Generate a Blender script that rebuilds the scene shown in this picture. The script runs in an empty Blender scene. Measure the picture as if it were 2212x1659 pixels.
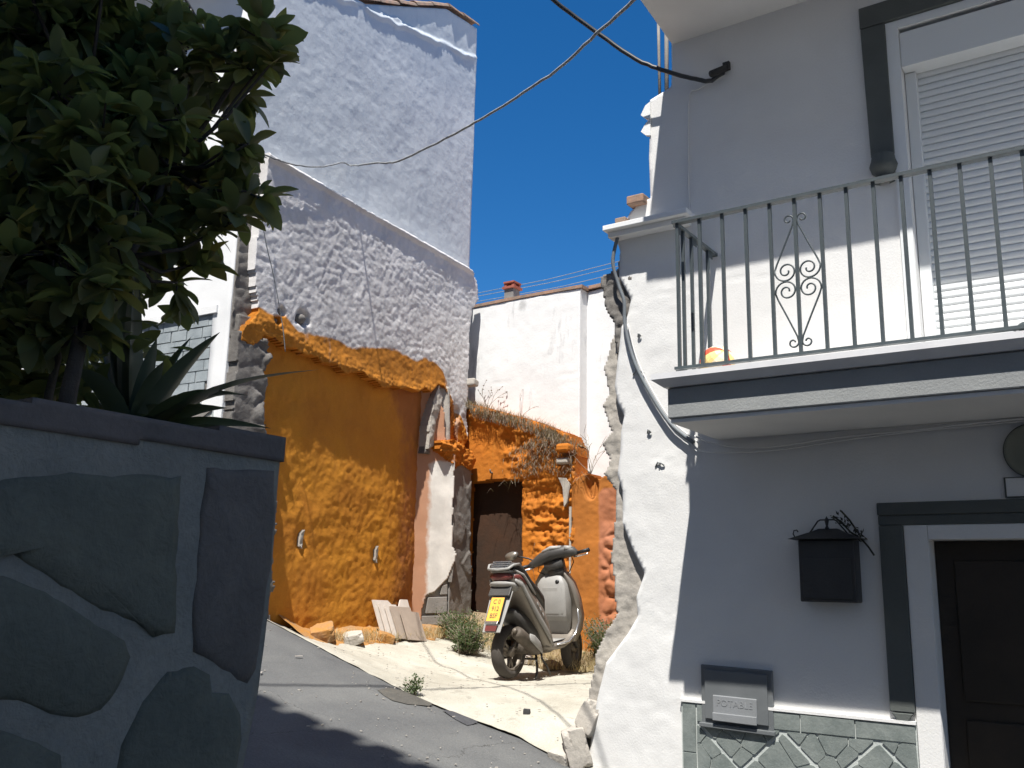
import bpy, bmesh, math, random
import numpy as np
from mathutils import Vector, Matrix, Euler

random.seed(7)
SC = bpy.context.scene
COL = SC.collection
R = math.radians

# ------------------------------------------------------------------ camera, light, exposure
cam_d = bpy.data.cameras.new('camera')
cam = bpy.data.objects.new('camera', cam_d)
COL.objects.link(cam)
cam.location = (0, 0, 1.6)
cam.matrix_world = Matrix.Translation((0, 0, 1.6)) @ Matrix.Rotation(R(34.2), 4, 'Z') @ Matrix.Rotation(R(102.2), 4, 'X') @ Matrix.Rotation(R(1.17), 4, 'Z')
cam_d.sensor_width = 36
cam_d.lens = 36 * 2015 / 2212
cam_d.clip_start = 0.05
cam_d.clip_end = 2000
SC.camera = cam

SUN = Vector((-0.35, 1.0, -2.22)).normalized()          # direction the light travels
world = bpy.data.worlds.new('World')
SC.world = world
world.use_nodes = True
wn = world.node_tree
sky = wn.nodes.new('ShaderNodeTexSky')
sky.sky_type = 'NISHITA'
sky.sun_disc = False
sky.sun_elevation = math.asin(-SUN.z)
sky.sun_rotation = math.atan2(-SUN.x, -SUN.y)
sky.altitude = 1500
sky.air_density = 1.0
sky.dust_density = 0.0
sky.ozone_density = 6.0
bg = wn.nodes['Background']
hs = wn.nodes.new('ShaderNodeHueSaturation')
hs.inputs['Saturation'].default_value = 1.27
wn.links.new(sky.outputs[0], hs.inputs['Color'])
wn.links.new(hs.outputs[0], bg.inputs[0])
bg.inputs[1].default_value = 0.073

sun_d = bpy.data.lights.new('sun', 'SUN')
sun_d.energy = 4.4
sun_d.angle = R(0.55)
sun_d.color = (1.0, 0.965, 0.91)
sun = bpy.data.objects.new('sun', sun_d)
COL.objects.link(sun)
sun.rotation_euler = SUN.to_track_quat('-Z', 'Y').to_euler()
sun.location = (0, -10, 20)

SC.view_settings.view_transform = 'Standard'
SC.view_settings.look = 'None'
SC.view_settings.exposure = 0.97
SC.view_settings.gamma = 1
SC.view_settings.use_curve_mapping = False
SC.render.engine = 'CYCLES'

# ------------------------------------------------------------------ numpy noise
def _hash(ix, iy, iz):
    h = (ix * 374761393 + iy * 668265263 + iz * 2147483647 + 1274126177) & 0xFFFFFFFF
    h = ((h ^ (h >> 13)) * 1274126177) & 0xFFFFFFFF
    return ((h ^ (h >> 16)) & 0xFFFF) / 65535.0

def vn(x, y, z=0.0):
    x = np.asarray(x, float); y = np.asarray(y, float); z = np.zeros_like(x) + z
    ix, iy, iz = np.floor(x).astype(np.int64), np.floor(y).astype(np.int64), np.floor(z).astype(np.int64)
    fx, fy, fz = x - ix, y - iy, z - iz
    fx, fy, fz = [f * f * (3 - 2 * f) for f in (fx, fy, fz)]
    r = 0
    for a in (0, 1):
        for b in (0, 1):
            for c in (0, 1):
                r = r + _hash(ix + a, iy + b, iz + c) * (fx if a else 1 - fx) * (fy if b else 1 - fy) * (fz if c else 1 - fz)
    return r * 2 - 1

def fbm(x, y, s=1.0, o=4, z=0.0, g=0.5):
    x = np.asarray(x, float) * s; y = np.asarray(y, float) * s
    r = 0; a = 1; t = 0
    for i in range(o):
        r = r + a * vn(x * 2 ** i + 17.3 * i, y * 2 ** i - 9.1 * i, z + i * 3.7); t += a; a *= g
    return r / t

def ridged(x, y, s=1.0, o=3, z=0.0):
    x = np.asarray(x, float) * s; y = np.asarray(y, float) * s
    r = 0; a = 1; t = 0
    for i in range(o):
        r = r + a * (1 - 2 * np.abs(vn(x * 2 ** i + 5.3 * i, y * 2 ** i + 3.1 * i, z + i * 1.7))); t += a; a *= .5
    return r / t

def cells(x, y, s=1.0, z=0):
    """rounded lumps: 1 in the middle of a cell, 0 in the joints"""
    x = np.asarray(x, float) * s; y = np.asarray(y, float) * s
    ix, iy = np.floor(x).astype(np.int64), np.floor(y).astype(np.int64)
    d1 = np.full(x.shape, 9.0); d2 = np.full(x.shape, 9.0)
    for a in (-1, 0, 1):
        for b in (-1, 0, 1):
            cx = ix + a + .15 + .7 * _hash(ix + a, iy + b, np.int64(z)); cy = iy + b + .15 + .7 * _hash(ix + a, iy + b, np.int64(z + 31))
            d = np.hypot(x - cx, y - cy)
            n = d < d1
            d2 = np.where(n, d1, np.minimum(d2, d)); d1 = np.where(n, d, d1)
    return np.clip((d2 - d1) / .5, 0, 1) ** .7

# ------------------------------------------------------------------ object helpers
def tag(o, label=None, cat=None, group=None, kind=None):
    if label: o['label'] = label
    if cat: o['category'] = cat
    if group: o['group'] = group
    if kind: o['kind'] = kind
    return o

def empty(name, loc, label=None, cat=None, group=None, rot=(0, 0, 0), kind=None):
    o = bpy.data.objects.new(name, None)
    o.empty_display_size = .1
    o.location = loc; o.rotation_euler = rot
    COL.objects.link(o)
    return tag(o, label, cat, group, kind)

def root_of(o):
    while o.parent: o = o.parent
    return o

class MB:
    """collects shapes and links them as ONE mesh object"""
    def __init__(s): s.v = []; s.f = []; s.sm = []
    def add(s, vs, fs, smooth=False):
        n = len(s.v)
        s.v += [tuple(p) for p in vs]; s.f += [tuple(i + n for i in f) for f in fs]; s.sm += [smooth] * len(fs)
        return s
    def box(s, c, d, m=None):
        c = Vector(c); h = Vector(d) / 2
        vs = [Vector((x * h.x, y * h.y, z * h.z)) for x in (-1, 1) for y in (-1, 1) for z in (-1, 1)]
        if m is not None: vs = [m @ p for p in vs]
        return s.add([c + p for p in vs], [(0, 1, 3, 2), (4, 6, 7, 5), (0, 4, 5, 1), (2, 3, 7, 6), (0, 2, 6, 4), (1, 5, 7, 3)])
    def b2(s, lo, hi):
        return s.box([(a + b) / 2 for a, b in zip(lo, hi)], [b - a for a, b in zip(lo, hi)])
    def tube(s, pts, r, n=6, cap=True):
        pts = [Vector(p) for p in pts]; rs = r if isinstance(r, (list, tuple)) else [r] * len(pts)
        vs = []; fs = []
        t0 = (pts[1] - pts[0]).normalized(); up = Vector((0, 0, 1)) if abs(t0.z) < .9 else Vector((1, 0, 0))
        x = t0.cross(up).normalized()
        for i, p in enumerate(pts):
            t = (pts[min(i + 1, len(pts) - 1)] - pts[max(i - 1, 0)])
            if t.length < 1e-9: t = t0
            t = t.normalized(); x = (x - t * x.dot(t)).normalized(); y = t.cross(x)
            for k in range(n):
                a = 2 * math.pi * k / n; vs.append(p + (x * math.cos(a) + y * math.sin(a)) * rs[i])
        for i in range(len(pts) - 1):
            for k in range(n):
                a = i * n + k; b = i * n + (k + 1) % n; fs.append((a, b, b + n, a + n))
        if cap: fs.append(tuple(range(n))[::-1]); fs.append(tuple(range((len(pts) - 1) * n, len(pts) * n)))
        return s.add(vs, fs, True)
    def loft(s, rings, cap=True, smooth=True):
        n = len(rings[0]); vs = [p for r_ in rings for p in r_]; fs = []
        for i in range(len(rings) - 1):
            for k in range(n):
                a = i * n + k; b = i * n + (k + 1) % n; fs.append((a, b, b + n, a + n))
        if cap: fs.append(tuple(range(n))[::-1]); fs.append(tuple(range((len(rings) - 1) * n, len(rings) * n)))
        return s.add(vs, fs, smooth)
    def prism(s, poly, fr, c0, c1):
        """poly in frame plane, extruded from depth c0 to c1 along the frame normal"""
        n = len(poly)
        vs = [fr(a, b, c0) for a, b in poly] + [fr(a, b, c1) for a, b in poly]
        fs = [tuple(range(n))[::-1], tuple(range(n, 2 * n))] + [(i, (i + 1) % n, (i + 1) % n + n, i + n) for i in range(n)]
        return s.add(vs, fs)
    def lathe(s, prof, c=(0, 0, 0), n=16, m=None):
        rings = []
        c = Vector(c)
        for r_, z in prof:
            ring = [Vector((r_ * math.cos(2 * math.pi * k / n), r_ * math.sin(2 * math.pi * k / n), z)) for k in range(n)]
            rings.append([c + (m @ p if m is not None else p) for p in ring])
        return s.loft(rings, cap=False)
    def build(s, name, m, parent=None, bevel=0, at=None, smooth=None, local=False):
        """vertices are world coordinates unless local; origin goes to the parent's base"""
        me = bpy.data.meshes.new(name)
        v = np.array([tuple(p) for p in s.v], float)
        if not local:
            off = Vector((0, 0, 0))
            if parent:
                q = parent
                while q: off = off + q.location; q = q.parent
            elif at is not None: off = Vector(at)
            v = v - np.array(off)
        me.from_pydata(v.tolist(), [], s.f)
        me.polygons.foreach_set('use_smooth', s.sm if smooth is None else [smooth] * len(s.f))
        me.update()
        bm = bmesh.new(); bm.from_mesh(me)
        if len(bm.faces) < 60000: bmesh.ops.recalc_face_normals(bm, faces=bm.faces)
        if bevel: 
            bmesh.ops.remove_doubles(bm, verts=bm.verts, dist=1e-5)
            es = [e for e in bm.edges if len(e.link_faces) == 2 and e.calc_face_angle(0) > .6]
            bmesh.ops.bevel(bm, geom=es, offset=bevel, segments=2, affect='EDGES', profile=.5)
        bm.to_mesh(me); bm.free()
        if m: me.materials.append(m)
        o = bpy.data.objects.new(name, me)
        COL.objects.link(o)
        if parent: o.parent = parent
        elif at is not None and not local: o.location = at
        return o

def frame(o, u, v, n):
    o, u, v, n = map(Vector, (o, u, v, n))
    f = lambda a, b, c=0: o + u * a + v * b + n * c
    f.o, f.u, f.v, f.n = o, u, v, n
    return f

S5, C5 = math.sin(R(5)), math.cos(R(5))
CL = (-6.75, 5.7, 0)                                  # near corner of the tall house on the left
FR = frame((0, 6, 0), (1, 0, 0), (0, 0, 1), (0, -1, 0))            # facade on the right
LS = frame(CL, (-S5, C5, 0), (0, 0, 1), (C5, S5, 0))               # side wall of the tall house
CF = (-6.7156, 5.3063, 0)                             # its true street corner
LF = frame(CF, (C5, S5, 0), (0, 0, 1), (S5, -C5, 0))               # street front of the tall house

def inside(px, py, poly):
    c = np.zeros(px.shape, bool); n = len(poly)
    for i in range(n):
        x1, y1 = poly[i]; x2, y2 = poly[(i + 1) % n]
        k = ((y1 > py) != (y2 > py))
        with np.errstate(divide='ignore', invalid='ignore'):
            c ^= k & (px < (x2 - x1) * (py - y1) / (y2 - y1 + 1e-12) + x1)
    return c

def snap(px, py, polys):
    bx, by, bd = px.copy(), py.copy(), np.full(px.shape, 9e9)
    for poly in polys:
        for i in range(len(poly)):
            x1, y1 = poly[i]; x2, y2 = poly[(i + 1) % len(poly)]
            dx, dy = x2 - x1, y2 - y1; L = dx * dx + dy * dy + 1e-12
            t = np.clip(((px - x1) * dx + (py - y1) * dy) / L, 0, 1)
            qx, qy = x1 + t * dx, y1 + t * dy; d = np.hypot(px - qx, py - qy); m = d < bd
            bx[m], by[m], bd[m] = qx[m], qy[m], d[m]
    return bx, by, bd

def relief(name, fr, poly, holes, res, disp, m, parent=None, thick=.1, back=False, paint=None, at=None, rag=0.0):
    """a sheet of wall with real relief, cut to an outline, with sides going back by thick"""
    P = np.array(poly); lo = P.min(0); hi = P.max(0)
    nx = int(math.ceil((hi[0] - lo[0]) / res)); ny = int(math.ceil((hi[1] - lo[1]) / res))
    gx = np.linspace(lo[0], hi[0], nx + 1); gy = np.linspace(lo[1], hi[1], ny + 1)
    X, Y = np.meshgrid(gx, gy, indexing='ij')
    cx = (X[:-1, :-1] + X[1:, 1:]) / 2; cy = (Y[:-1, :-1] + Y[1:, 1:]) / 2
    if rag:
        jx = cx + rag * fbm(cx, cy, 9, 3, 2.2); jy = cy + rag * fbm(cx, cy, 9, 3, 8.8)
    else: jx, jy = cx, cy
    ok = inside(jx, jy, poly)
    for h in holes: ok &= ~inside(jx, jy, h)
    use = np.zeros(X.shape, int)
    use[:-1, :-1] += ok; use[1:, :-1] += ok; use[:-1, 1:] += ok; use[1:, 1:] += ok
    bnd = (use > 0) & (use < 4)
    if not rag:
        bx, by, bd = snap(X[bnd], Y[bnd], [poly] + list(holes))
        k = bd < res * 1.5
        xx, yy = X[bnd], Y[bnd]; xx[k] = bx[k]; yy[k] = by[k]; X[bnd] = xx; Y[bnd] = yy
    idx = np.full(X.shape, -1); kk = use > 0; idx[kk] = np.arange(kk.sum())
    A, B = X[kk], Y[kk]; D = disp(A, B)
    o, u, v, n = [np.array(q) for q in (fr.o, fr.u, fr.v, fr.n)]
    V = o + A[:, None] * u + B[:, None] * v + D[:, None] * n
    i0, i1, i2, i3 = idx[:-1, :-1][ok], idx[1:, :-1][ok], idx[1:, 1:][ok], idx[:-1, 1:][ok]
    F = np.stack([i0, i1, i2, i3], 1)
    N = len(V)
    Vb = o + A[:, None] * u + B[:, None] * v + (np.minimum(D, 0) * 0 + D.min() - thick)[:, None] * n
    okp = np.pad(ok, 1)
    sides = []
    for di, dj, a, b in ((-1, 0, (0, 0), (0, 1)), (1, 0, (1, 0), (1, 1)), (0, -1, (0, 0), (1, 0)), (0, 1, (0, 1), (1, 1))):
        e = ok & ~okp[1 + di:okp.shape[0] - 1 + di, 1 + dj:okp.shape[1] - 1 + dj]
        I, J = np.nonzero(e)
        p = idx[I + a[0], J + a[1]]; q = idx[I + b[0], J + b[1]]
        sides.append(np.stack([p, q, q + N, p + N], 1) if (di, dj) in ((-1, 0), (0, 1)) else np.stack([q, p, p + N, q + N], 1))
    Sd = np.concatenate(sides)
    Fs = [F, Sd] + ([F[:, ::-1] + N] if back else [])
    FF = np.concatenate(Fs)
    VV = np.concatenate([V, Vb])
    off = np.zeros(3)
    if parent:
        q = parent
        while q: off = off + np.array(q.location); q = q.parent
    elif at is not None: off = np.array(at, float)
    me = bpy.data.meshes.new(name)
    me.vertices.add(len(VV)); me.vertices.foreach_set('co', (VV - off).ravel())
    me.loops.add(FF.size); me.loops.foreach_set('vertex_index', FF.ravel().astype(np.int32))
    me.polygons.add(len(FF)); me.polygons.foreach_set('loop_start', np.arange(0, FF.size, 4, dtype=np.int32))
    sm = np.zeros(len(FF), bool); sm[:len(F)] = True
    me.polygons.foreach_set('use_smooth', sm)
    me.update(calc_edges=True); me.validate()
    at_ = me.attributes.new('paint', 'FLOAT', 'POINT')
    pv = paint(A, B) if paint else np.zeros(N)
    at_.data.foreach_set('value', np.clip(np.concatenate([pv, pv]), 0, 1))
    me.materials.append(m)
    ob = bpy.data.objects.new(name, me); COL.objects.link(ob)
    if parent: ob.parent = parent
    elif at is not None: ob.location = at
    return ob

# ------------------------------------------------------------------ materials
MATS = {}
def mat(name, c, c2=None, rough=.85, scale=3.0, bump=0.0, bscale=40, metal=0, paintc=None, spec=.3, detail=6, streak=None, fine=.25, coat=0, crack=None):
    """c/c2 mixed by soft noise, fine grain on top; paintc is mixed in by the 'paint' attribute; streak=(colour, amount)"""
    if name in MATS: return MATS[name]
    m = bpy.data.materials.new(name); m.use_nodes = True; nt = m.node_tree; L = nt.links.new
    b = nt.nodes['Principled BSDF']
    tc = nt.nodes.new('ShaderNodeTexCoord')
    def noise(s, d=6, vec=None, dist=0, rg=.55):
        n = nt.nodes.new('ShaderNodeTexNoise'); n.inputs['Scale'].default_value = s; n.inputs['Detail'].default_value = d
        n.inputs['Distortion'].default_value = dist; n.inputs['Roughness'].default_value = rg
        L(vec or tc.outputs['Object'], n.inputs['Vector']); return n
    def ramp(src, a, bb, ca=(0, 0, 0, 1), cb=(1, 1, 1, 1)):
        r = nt.nodes.new('ShaderNodeValToRGB'); r.color_ramp.elements[0].position = a; r.color_ramp.elements[1].position = bb
        r.color_ramp.elements[0].color = ca; r.color_ramp.elements[1].color = cb; L(src, r.inputs[0]); return r
    def mix(f, a, bb, typ='MIX'):
        x = nt.nodes.new('ShaderNodeMix'); x.data_type = 'RGBA'; x.blend_type = typ
        for sock, val in ((x.inputs['Factor'], f), (x.inputs['A'], a), (x.inputs['B'], bb)):
            if hasattr(val, 'is_linked'): L(val, sock)
            elif isinstance(val, tuple): sock.default_value = (*val[:3], 1)
            else: sock.default_value = val
        return x.outputs['Result']
    c2 = c2 or tuple(x * .8 for x in c)
    n1 = noise(scale, detail, dist=.4)
    col = mix(ramp(n1.outputs['Fac'], .35, .65).outputs[0], c, c2)
    if paintc:
        pa = nt.nodes.new('ShaderNodeAttribute'); pa.attribute_name = 'paint'
        nn_ = noise(9, 6)
        ad = nt.nodes.new('ShaderNodeMath'); ad.operation = 'MULTIPLY_ADD'; L(nn_.outputs['Fac'], ad.inputs[0]); ad.inputs[1].default_value = .5; L(pa.outputs['Fac'], ad.inputs[2])
        f = ramp(ad.outputs[0], .62, .86)
        pc = mix(ramp(noise(scale * 1.7, 5).outputs['Fac'], .35, .65).outputs[0], paintc, tuple(x * .72 for x in paintc))
        col = mix(f.outputs[0], col, pc)
    if streak:
        mp = nt.nodes.new('ShaderNodeMapping'); mp.inputs['Scale'].default_value = (1, 1, .22); L(tc.outputs['Object'], mp.inputs[0])
        s = noise(streak[2] if len(streak) > 2 else 4.5, 7, mp.outputs[0], rg=.7)
        col = mix(ramp(s.outputs['Fac'], 1 - streak[1], 1 - streak[1] + .16).outputs[0], col, streak[0])
    if crack:
        dn = noise(crack[0] * 2.5, 5); mx = nt.nodes.new('ShaderNodeMix'); mx.data_type = 'VECTOR'; mx.inputs['Factor'].default_value = crack[2] if len(crack) > 2 else .25
        L(tc.outputs['Object'], mx.inputs['A']); L(dn.outputs['Color'], mx.inputs['B'])
        vo = nt.nodes.new('ShaderNodeTexVoronoi'); vo.feature = 'DISTANCE_TO_EDGE'; vo.inputs['Scale'].default_value = crack[0]; L(mx.outputs['Result'], vo.inputs['Vector'])
        gate = ramp(noise(crack[0] * .8, 3).outputs['Fac'], .45, .55, (1, 1, 1, 1), (0, 0, 0, 1))
        cr = ramp(vo.outputs['Distance'], 0, crack[1], (.35, .33, .31, 1), (1, 1, 1, 1))
        k = mix(gate.outputs[0], (1, 1, 1), cr.outputs[0])
        col = mix(1.0, col, k, 'MULTIPLY')
    if fine:
        fn = noise(90, 4)
        col = mix(fine, col, ramp(fn.outputs['Fac'], .2, .8, (.35, .35, .35, 1), (1, 1, 1, 1)).outputs[0], 'MULTIPLY')
    L(col, b.inputs['Base Color'])
    b.inputs['Roughness'].default_value = rough; b.inputs['Metallic'].default_value = metal
    b.inputs['Specular IOR Level'].default_value = spec
    if coat: b.inputs['Coat Weight'].default_value = coat
    if bump:
        bn = noise(bscale, 8, dist=.3, rg=.65); bp = nt.nodes.new('ShaderNodeBump'); bp.inputs['Strength'].default_value = bump; bp.inputs['Distance'].default_value = .01
        L(bn.outputs['Fac'], bp.inputs['Height']); L(bp.outputs[0], b.inputs['Normal'])
    MATS[name] = m
    return m

def leafmat(name, c, c2, tr=.25, rough=.4):
    m = mat(name, c, c2, rough=rough, scale=5, spec=.4, fine=.15)
    nt = m.node_tree; b = nt.nodes['Principled BSDF']; out = nt.nodes['Material Output']
    t = nt.nodes.new('ShaderNodeBsdfTranslucent'); t.inputs[0].default_value = (c[0] * 2.2, c[1] * 2.2, c[2] * 1.2, 1)
    x = nt.nodes.new('ShaderNodeMixShader'); x.inputs[0].default_value = tr
    nt.links.new(b.outputs[0], x.inputs[1]); nt.links.new(t.outputs[0], x.inputs[2]); nt.links.new(x.outputs[0], out.inputs[0])
    return m

M_white = mat('white_render', (.80, .80, .79), (.74, .745, .74), scale=1.2, bump=.18, bscale=60, streak=((.55, .55, .53), .27), fine=.06)
M_facade = mat('white_facade_paint', (.74, .735, .715), (.675, .67, .655), scale=1.3, bump=.22, bscale=70, fine=.08, streak=((.58, .57, .55), .31, 3))
M_oldwhite = mat('stained_whitewash', (.80, .80, .79), (.74, .74, .73), scale=1.4, bump=.25, bscale=35, streak=((.36, .36, .36), .42, 3.2), fine=.12, paintc=(.42, .42, .41))
M_blue = mat('blue_grey_limewash', (.71, .745, .76), (.61, .65, .68), scale=1.2, bump=.3, bscale=26, fine=.18, streak=((.50, .52, .54), .38, 1.8))
M_lime = mat('grey_rough_limewash', (.76, .74, .725), (.64, .62, .605), scale=2.5, bump=.5, bscale=26, paintc=(.60, .23, .025), streak=((.40, .38, .365), .40, 2.2), fine=.25)
ORANGE = (.58, .19, .018)
M_orange = mat('ochre_orange_limewash', ORANGE, (.46, .15, .016), scale=2.2, bump=.6, bscale=24, paintc=(.40, .115, .035), fine=.3, streak=((.62, .28, .05), .40, 6))
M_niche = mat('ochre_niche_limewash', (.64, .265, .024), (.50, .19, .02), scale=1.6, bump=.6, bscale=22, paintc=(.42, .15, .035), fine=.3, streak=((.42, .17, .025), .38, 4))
M_jamb = mat('pink_faded_plaster', (.50, .27, .165), (.46, .235, .135), scale=2.0, bump=.15, bscale=40, paintc=(.86, .82, .75), fine=.1)
M_pink = mat('pinkish_orange_plaster', (.40, .15, .065), (.42, .17, .09), scale=2.2, bump=.3, bscale=30, paintc=(.48, .17, .03), fine=.2)
M_rubble = mat('grey_rubble_mortar', (.24, .225, .205), (.15, .137, .125), scale=6, bump=.7, bscale=22, fine=.5)
M_torn = mat('torn_grey_render', (.50, .46, .40), (.38, .35, .31), scale=5, bump=.5, bscale=30, fine=.35)
M_conc = mat('grey_concrete_post', (.29, .27, .245), (.22, .205, .185), scale=5, bump=.4, bscale=35, fine=.3)
M_yard = mat('pale_concrete_yard', (.52, .495, .42), (.40, .375, .31), scale=1.8, bump=.5, bscale=18, streak=((.27, .25, .205), .44, 7), fine=.5)
M_road = mat('grey_asphalt_street', (.165, .166, .16), (.118, .12, .12), scale=1.3, bump=.7, bscale=45, streak=((.085, .087, .088), .40, 6), fine=.6, crack=(1.6, .005, .3))
M_road2 = mat('brown_patch', (.115, .108, .092), (.09, .085, .075), scale=8, bump=.6, bscale=50, fine=.5)
M_road3 = mat('dark_patch', (.075, .076, .08), (.06, .06, .065), scale=8, bump=.4, bscale=50, fine=.4)
M_dirt = mat('dry_dirt', (.34, .25, .15), (.22, .17, .11), scale=6, bump=.8, bscale=25, fine=.5)
M_dirt_o = mat('orange_plaster_rubble', (.46, .21, .04), (.30, .20, .12), scale=4, bump=.8, bscale=25, fine=.4)
M_dark_trim = mat('dark_green_grey_trim', (.105, .115, .108), (.09, .098, .093), scale=4, bump=.25, bscale=70, fine=.15)
M_fascia = mat('grey_painted_fascia', (.30, .31, .305), (.265, .275, .275), scale=3, bump=.35, bscale=70, fine=.15)
M_marble = mat('white_marble_edge', (.74, .74, .74), (.66, .66, .67), scale=5, rough=.4, fine=.05)
M_iron = mat('dark_grey_iron_paint', (.066, .082, .088), (.052, .066, .072), scale=20, rough=.45, spec=.5, bump=.1, bscale=200, fine=.2)
M_black = mat('black_metal', (.016, .016, .018), (.012, .012, .012), rough=.5, spec=.4, fine=.1)
M_shut = mat('white_shutter_plastic', (.72, .74, .74), (.70, .72, .72), rough=.45, scale=2, fine=.03)
M_gap = mat('dark_gap', (.05, .05, .05), (.04, .04, .04), fine=0)
M_wood = mat('dark_brown_door', (.045, .034, .025), (.03, .024, .018), rough=.6, scale=3, bump=.2, bscale=20)
M_stone_g = mat('green_grey_slate_tile', (.23, .255, .24), (.165, .19, .18), scale=9, bump=.3, bscale=40, fine=.3)
M_grout = mat('pale_grout', (.50, .53, .51), (.44, .47, .45), scale=9, bump=.3, bscale=60, fine=.1)
M_brick_g = mat('blue_grey_brick_tile', (.38, .42, .435), (.27, .305, .32), scale=7, bump=.3, bscale=40, streak=((.46, .49, .50), .36, 9), fine=.25)
M_grout_d = mat('grey_grout', (.33, .35, .355), (.27, .285, .29), scale=9, fine=.2)
M_fstone = mat('dark_green_wall_stone', (.145, .152, .122), (.105, .115, .095), scale=7, bump=.9, bscale=28, fine=.3)
M_fstone2 = mat('brown_grey_wall_stone', (.16, .145, .13), (.12, .11, .10), scale=8, bump=.9, bscale=25, fine=.3)
M_fmortar = mat('grey_wall_mortar', (.25, .25, .22), (.195, .20, .18), scale=6, bump=.9, bscale=30, fine=.3)
M_fcap = mat('brown_wall_cap', (.15, .13, .12), (.11, .10, .095), scale=5, bump=.4, bscale=30, fine=.3)
M_cable = mat('black_cable', (.03, .035, .04), (.02, .022, .025), rough=.5, spec=.5, fine=.2)
M_gcable = mat('blue_grey_cable', (.17, .19, .205), (.12, .135, .15), rough=.6, spec=.4, fine=.2)
M_cord = mat('grey_cord', (.33, .34, .34), (.2, .21, .21), scale=25, rough=.7, fine=.2)
M_terra = mat('weathered_terracotta', (.42, .25, .17), (.25, .19, .15), scale=8, bump=.5, bscale=30, streak=((.16, .15, .12), .42, 7), fine=.3)
M_red = mat('red_brick_chimney', (.42, .13, .08), (.32, .10, .07), scale=9, bump=.4, fine=.3)
M_soil = mat('planter_soil', (.05, .04, .03), (.035, .03, .022), scale=8, bump=.9, bscale=30, fine=.4)
M_leaf = leafmat('dark_green_leaf', (.105, .125, .06), (.08, .115, .05), .45)
M_leaf2 = leafmat('brownish_leaf', (.13, .125, .055), (.09, .11, .05), .45)
M_strap = leafmat('dark_strap_leaf', (.07, .095, .065), (.05, .07, .05), .15)
M_bark = mat('dark_bark', (.06, .05, .04), (.035, .03, .025), scale=12, bump=.8, bscale=30)
M_dry = leafmat('dry_grass', (.27, .22, .165), (.16, .13, .10), .15, .9)
M_weed = leafmat('green_weed', (.085, .12, .05), (.06, .085, .04), .25, .7)
M_straw = leafmat('pale_straw', (.46, .38, .24), (.34, .27, .17), .2, .8)

# ------------------------------------------------------------------ ground
XS = [-400, -40, -12, -8, -6.65, -6.2, -5.7, -5.07, -4.63, -3.9, -3.4, -2.5, -1.5, 0, 3, 400]
ZS = [30, 9, 2.9, 1.7, 1.27, 1.135, .98, .80, .69, .545, .38, .22, .07, 0, -.1, -.1]
def zf(x): return np.interp(x, XS, ZS)
def lotz(X, Y):
    X = np.asarray(X, float); Y = np.asarray(Y, float)
    t = np.clip((Y - 5.95) / 1.2, 0, 1); t = t * (2 - t)
    zb = .76 + np.maximum(0, -5.3 - X) * .2
    z = zf(X) * (1 - t) + zb * t
    z = z + np.clip(Y - 8.75, 0, 1) * .22
    return z
def gz(x, y): return float(lotz(x, y)) if y > 5.95 else float(zf(x))

def sheet(name, xs, ys, zfun, m, parent=None, at=(0, 0, 0)):
    X, Y = np.meshgrid(xs, ys, indexing='ij'); Z = zfun(X, Y)
    n, k = X.shape
    V = np.stack([X - at[0], Y - at[1], Z - at[2]], -1).reshape(-1, 3)
    I = np.arange(n * k).reshape(n, k)
    F = np.stack([I[:-1, :-1], I[1:, :-1], I[1:, 1:], I[:-1, 1:]], -1).reshape(-1, 4)
    me = bpy.data.meshes.new(name); me.from_pydata(V.tolist(), [], F.tolist()); me.polygons.foreach_set('use_smooth', [True] * len(F)); me.materials.append(m)
    o = bpy.data.objects.new(name, me); COL.objects.link(o); o.location = at; o.parent = parent
    return o

g = sheet('ground', np.concatenate([np.linspace(-400, -20, 12), np.linspace(-16, 16, 33), np.linspace(20, 400, 12)]), np.concatenate([np.linspace(-300, -20, 8), np.linspace(-16, 24, 21), np.linspace(30, 400, 10)]), lambda X, Y: zf(X) - .35, M_dirt)
tag(g, kind='structure', label='dry sloping ground under and beyond the houses')
st = sheet('street', np.arange(-13, 9, .05), np.linspace(-1.0, 5.95, 120), lambda X, Y: zf(X) + .014 * fbm(X, Y, 1.3, 4) + .004 * fbm(X, Y, 14, 2) - .02 * np.clip((Y - 5.8) / .15, 0, 1), M_road)
tag(st, kind='structure', label='grey asphalt street sloping up to the left')
yd = sheet('concrete_yard', np.arange(-8.2, -2.6, .03), np.arange(5.93, 9.8, .03), lambda X, Y: lotz(X, Y) + .012 * fbm(X, Y, 2.2, 5) + .010 * ridged(X, Y * 1.6, 3.1, 3, 4.) - .012, M_yard)
tag(yd, kind='structure', label='sunlit pale concrete yard between the houses')

def flat_patch(name, pts, m, h=.006):
    mb = MB(); c = np.mean(pts, 0); n = len(pts)
    vs = [(x, y, gz(x, y) + .014 * float(fbm(x, y, 1.3, 4)) + h + .004) for x, y in pts] 
    vs += [(c[0] + (x - c[0]) * .5, c[1] + (y - c[1]) * .5, gz(c[0] + (x - c[0]) * .5, c[1] + (y - c[1]) * .5) + .012 + h) for x, y in pts] + [(c[0], c[1], gz(*c) + h + .012)]
    fs = [(i, (i + 1) % n, (i + 1) % n + n, i + n) for i in range(n)] + [(i + n, (i + 1) % n + n, 2 * n) for i in range(n)]
    o = mb.add(vs, fs, True).build(name, m, st)
    return o
flat_patch('asphalt_patch', [(-5.03, 5.65), (-5.05, 5.80), (-4.96, 5.89), (-4.80, 5.90), (-4.69, 5.91), (-4.66, 5.83), (-4.735, 5.66), (-4.83, 5.60), (-4.92, 5.61)], M_road2, .002)
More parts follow.
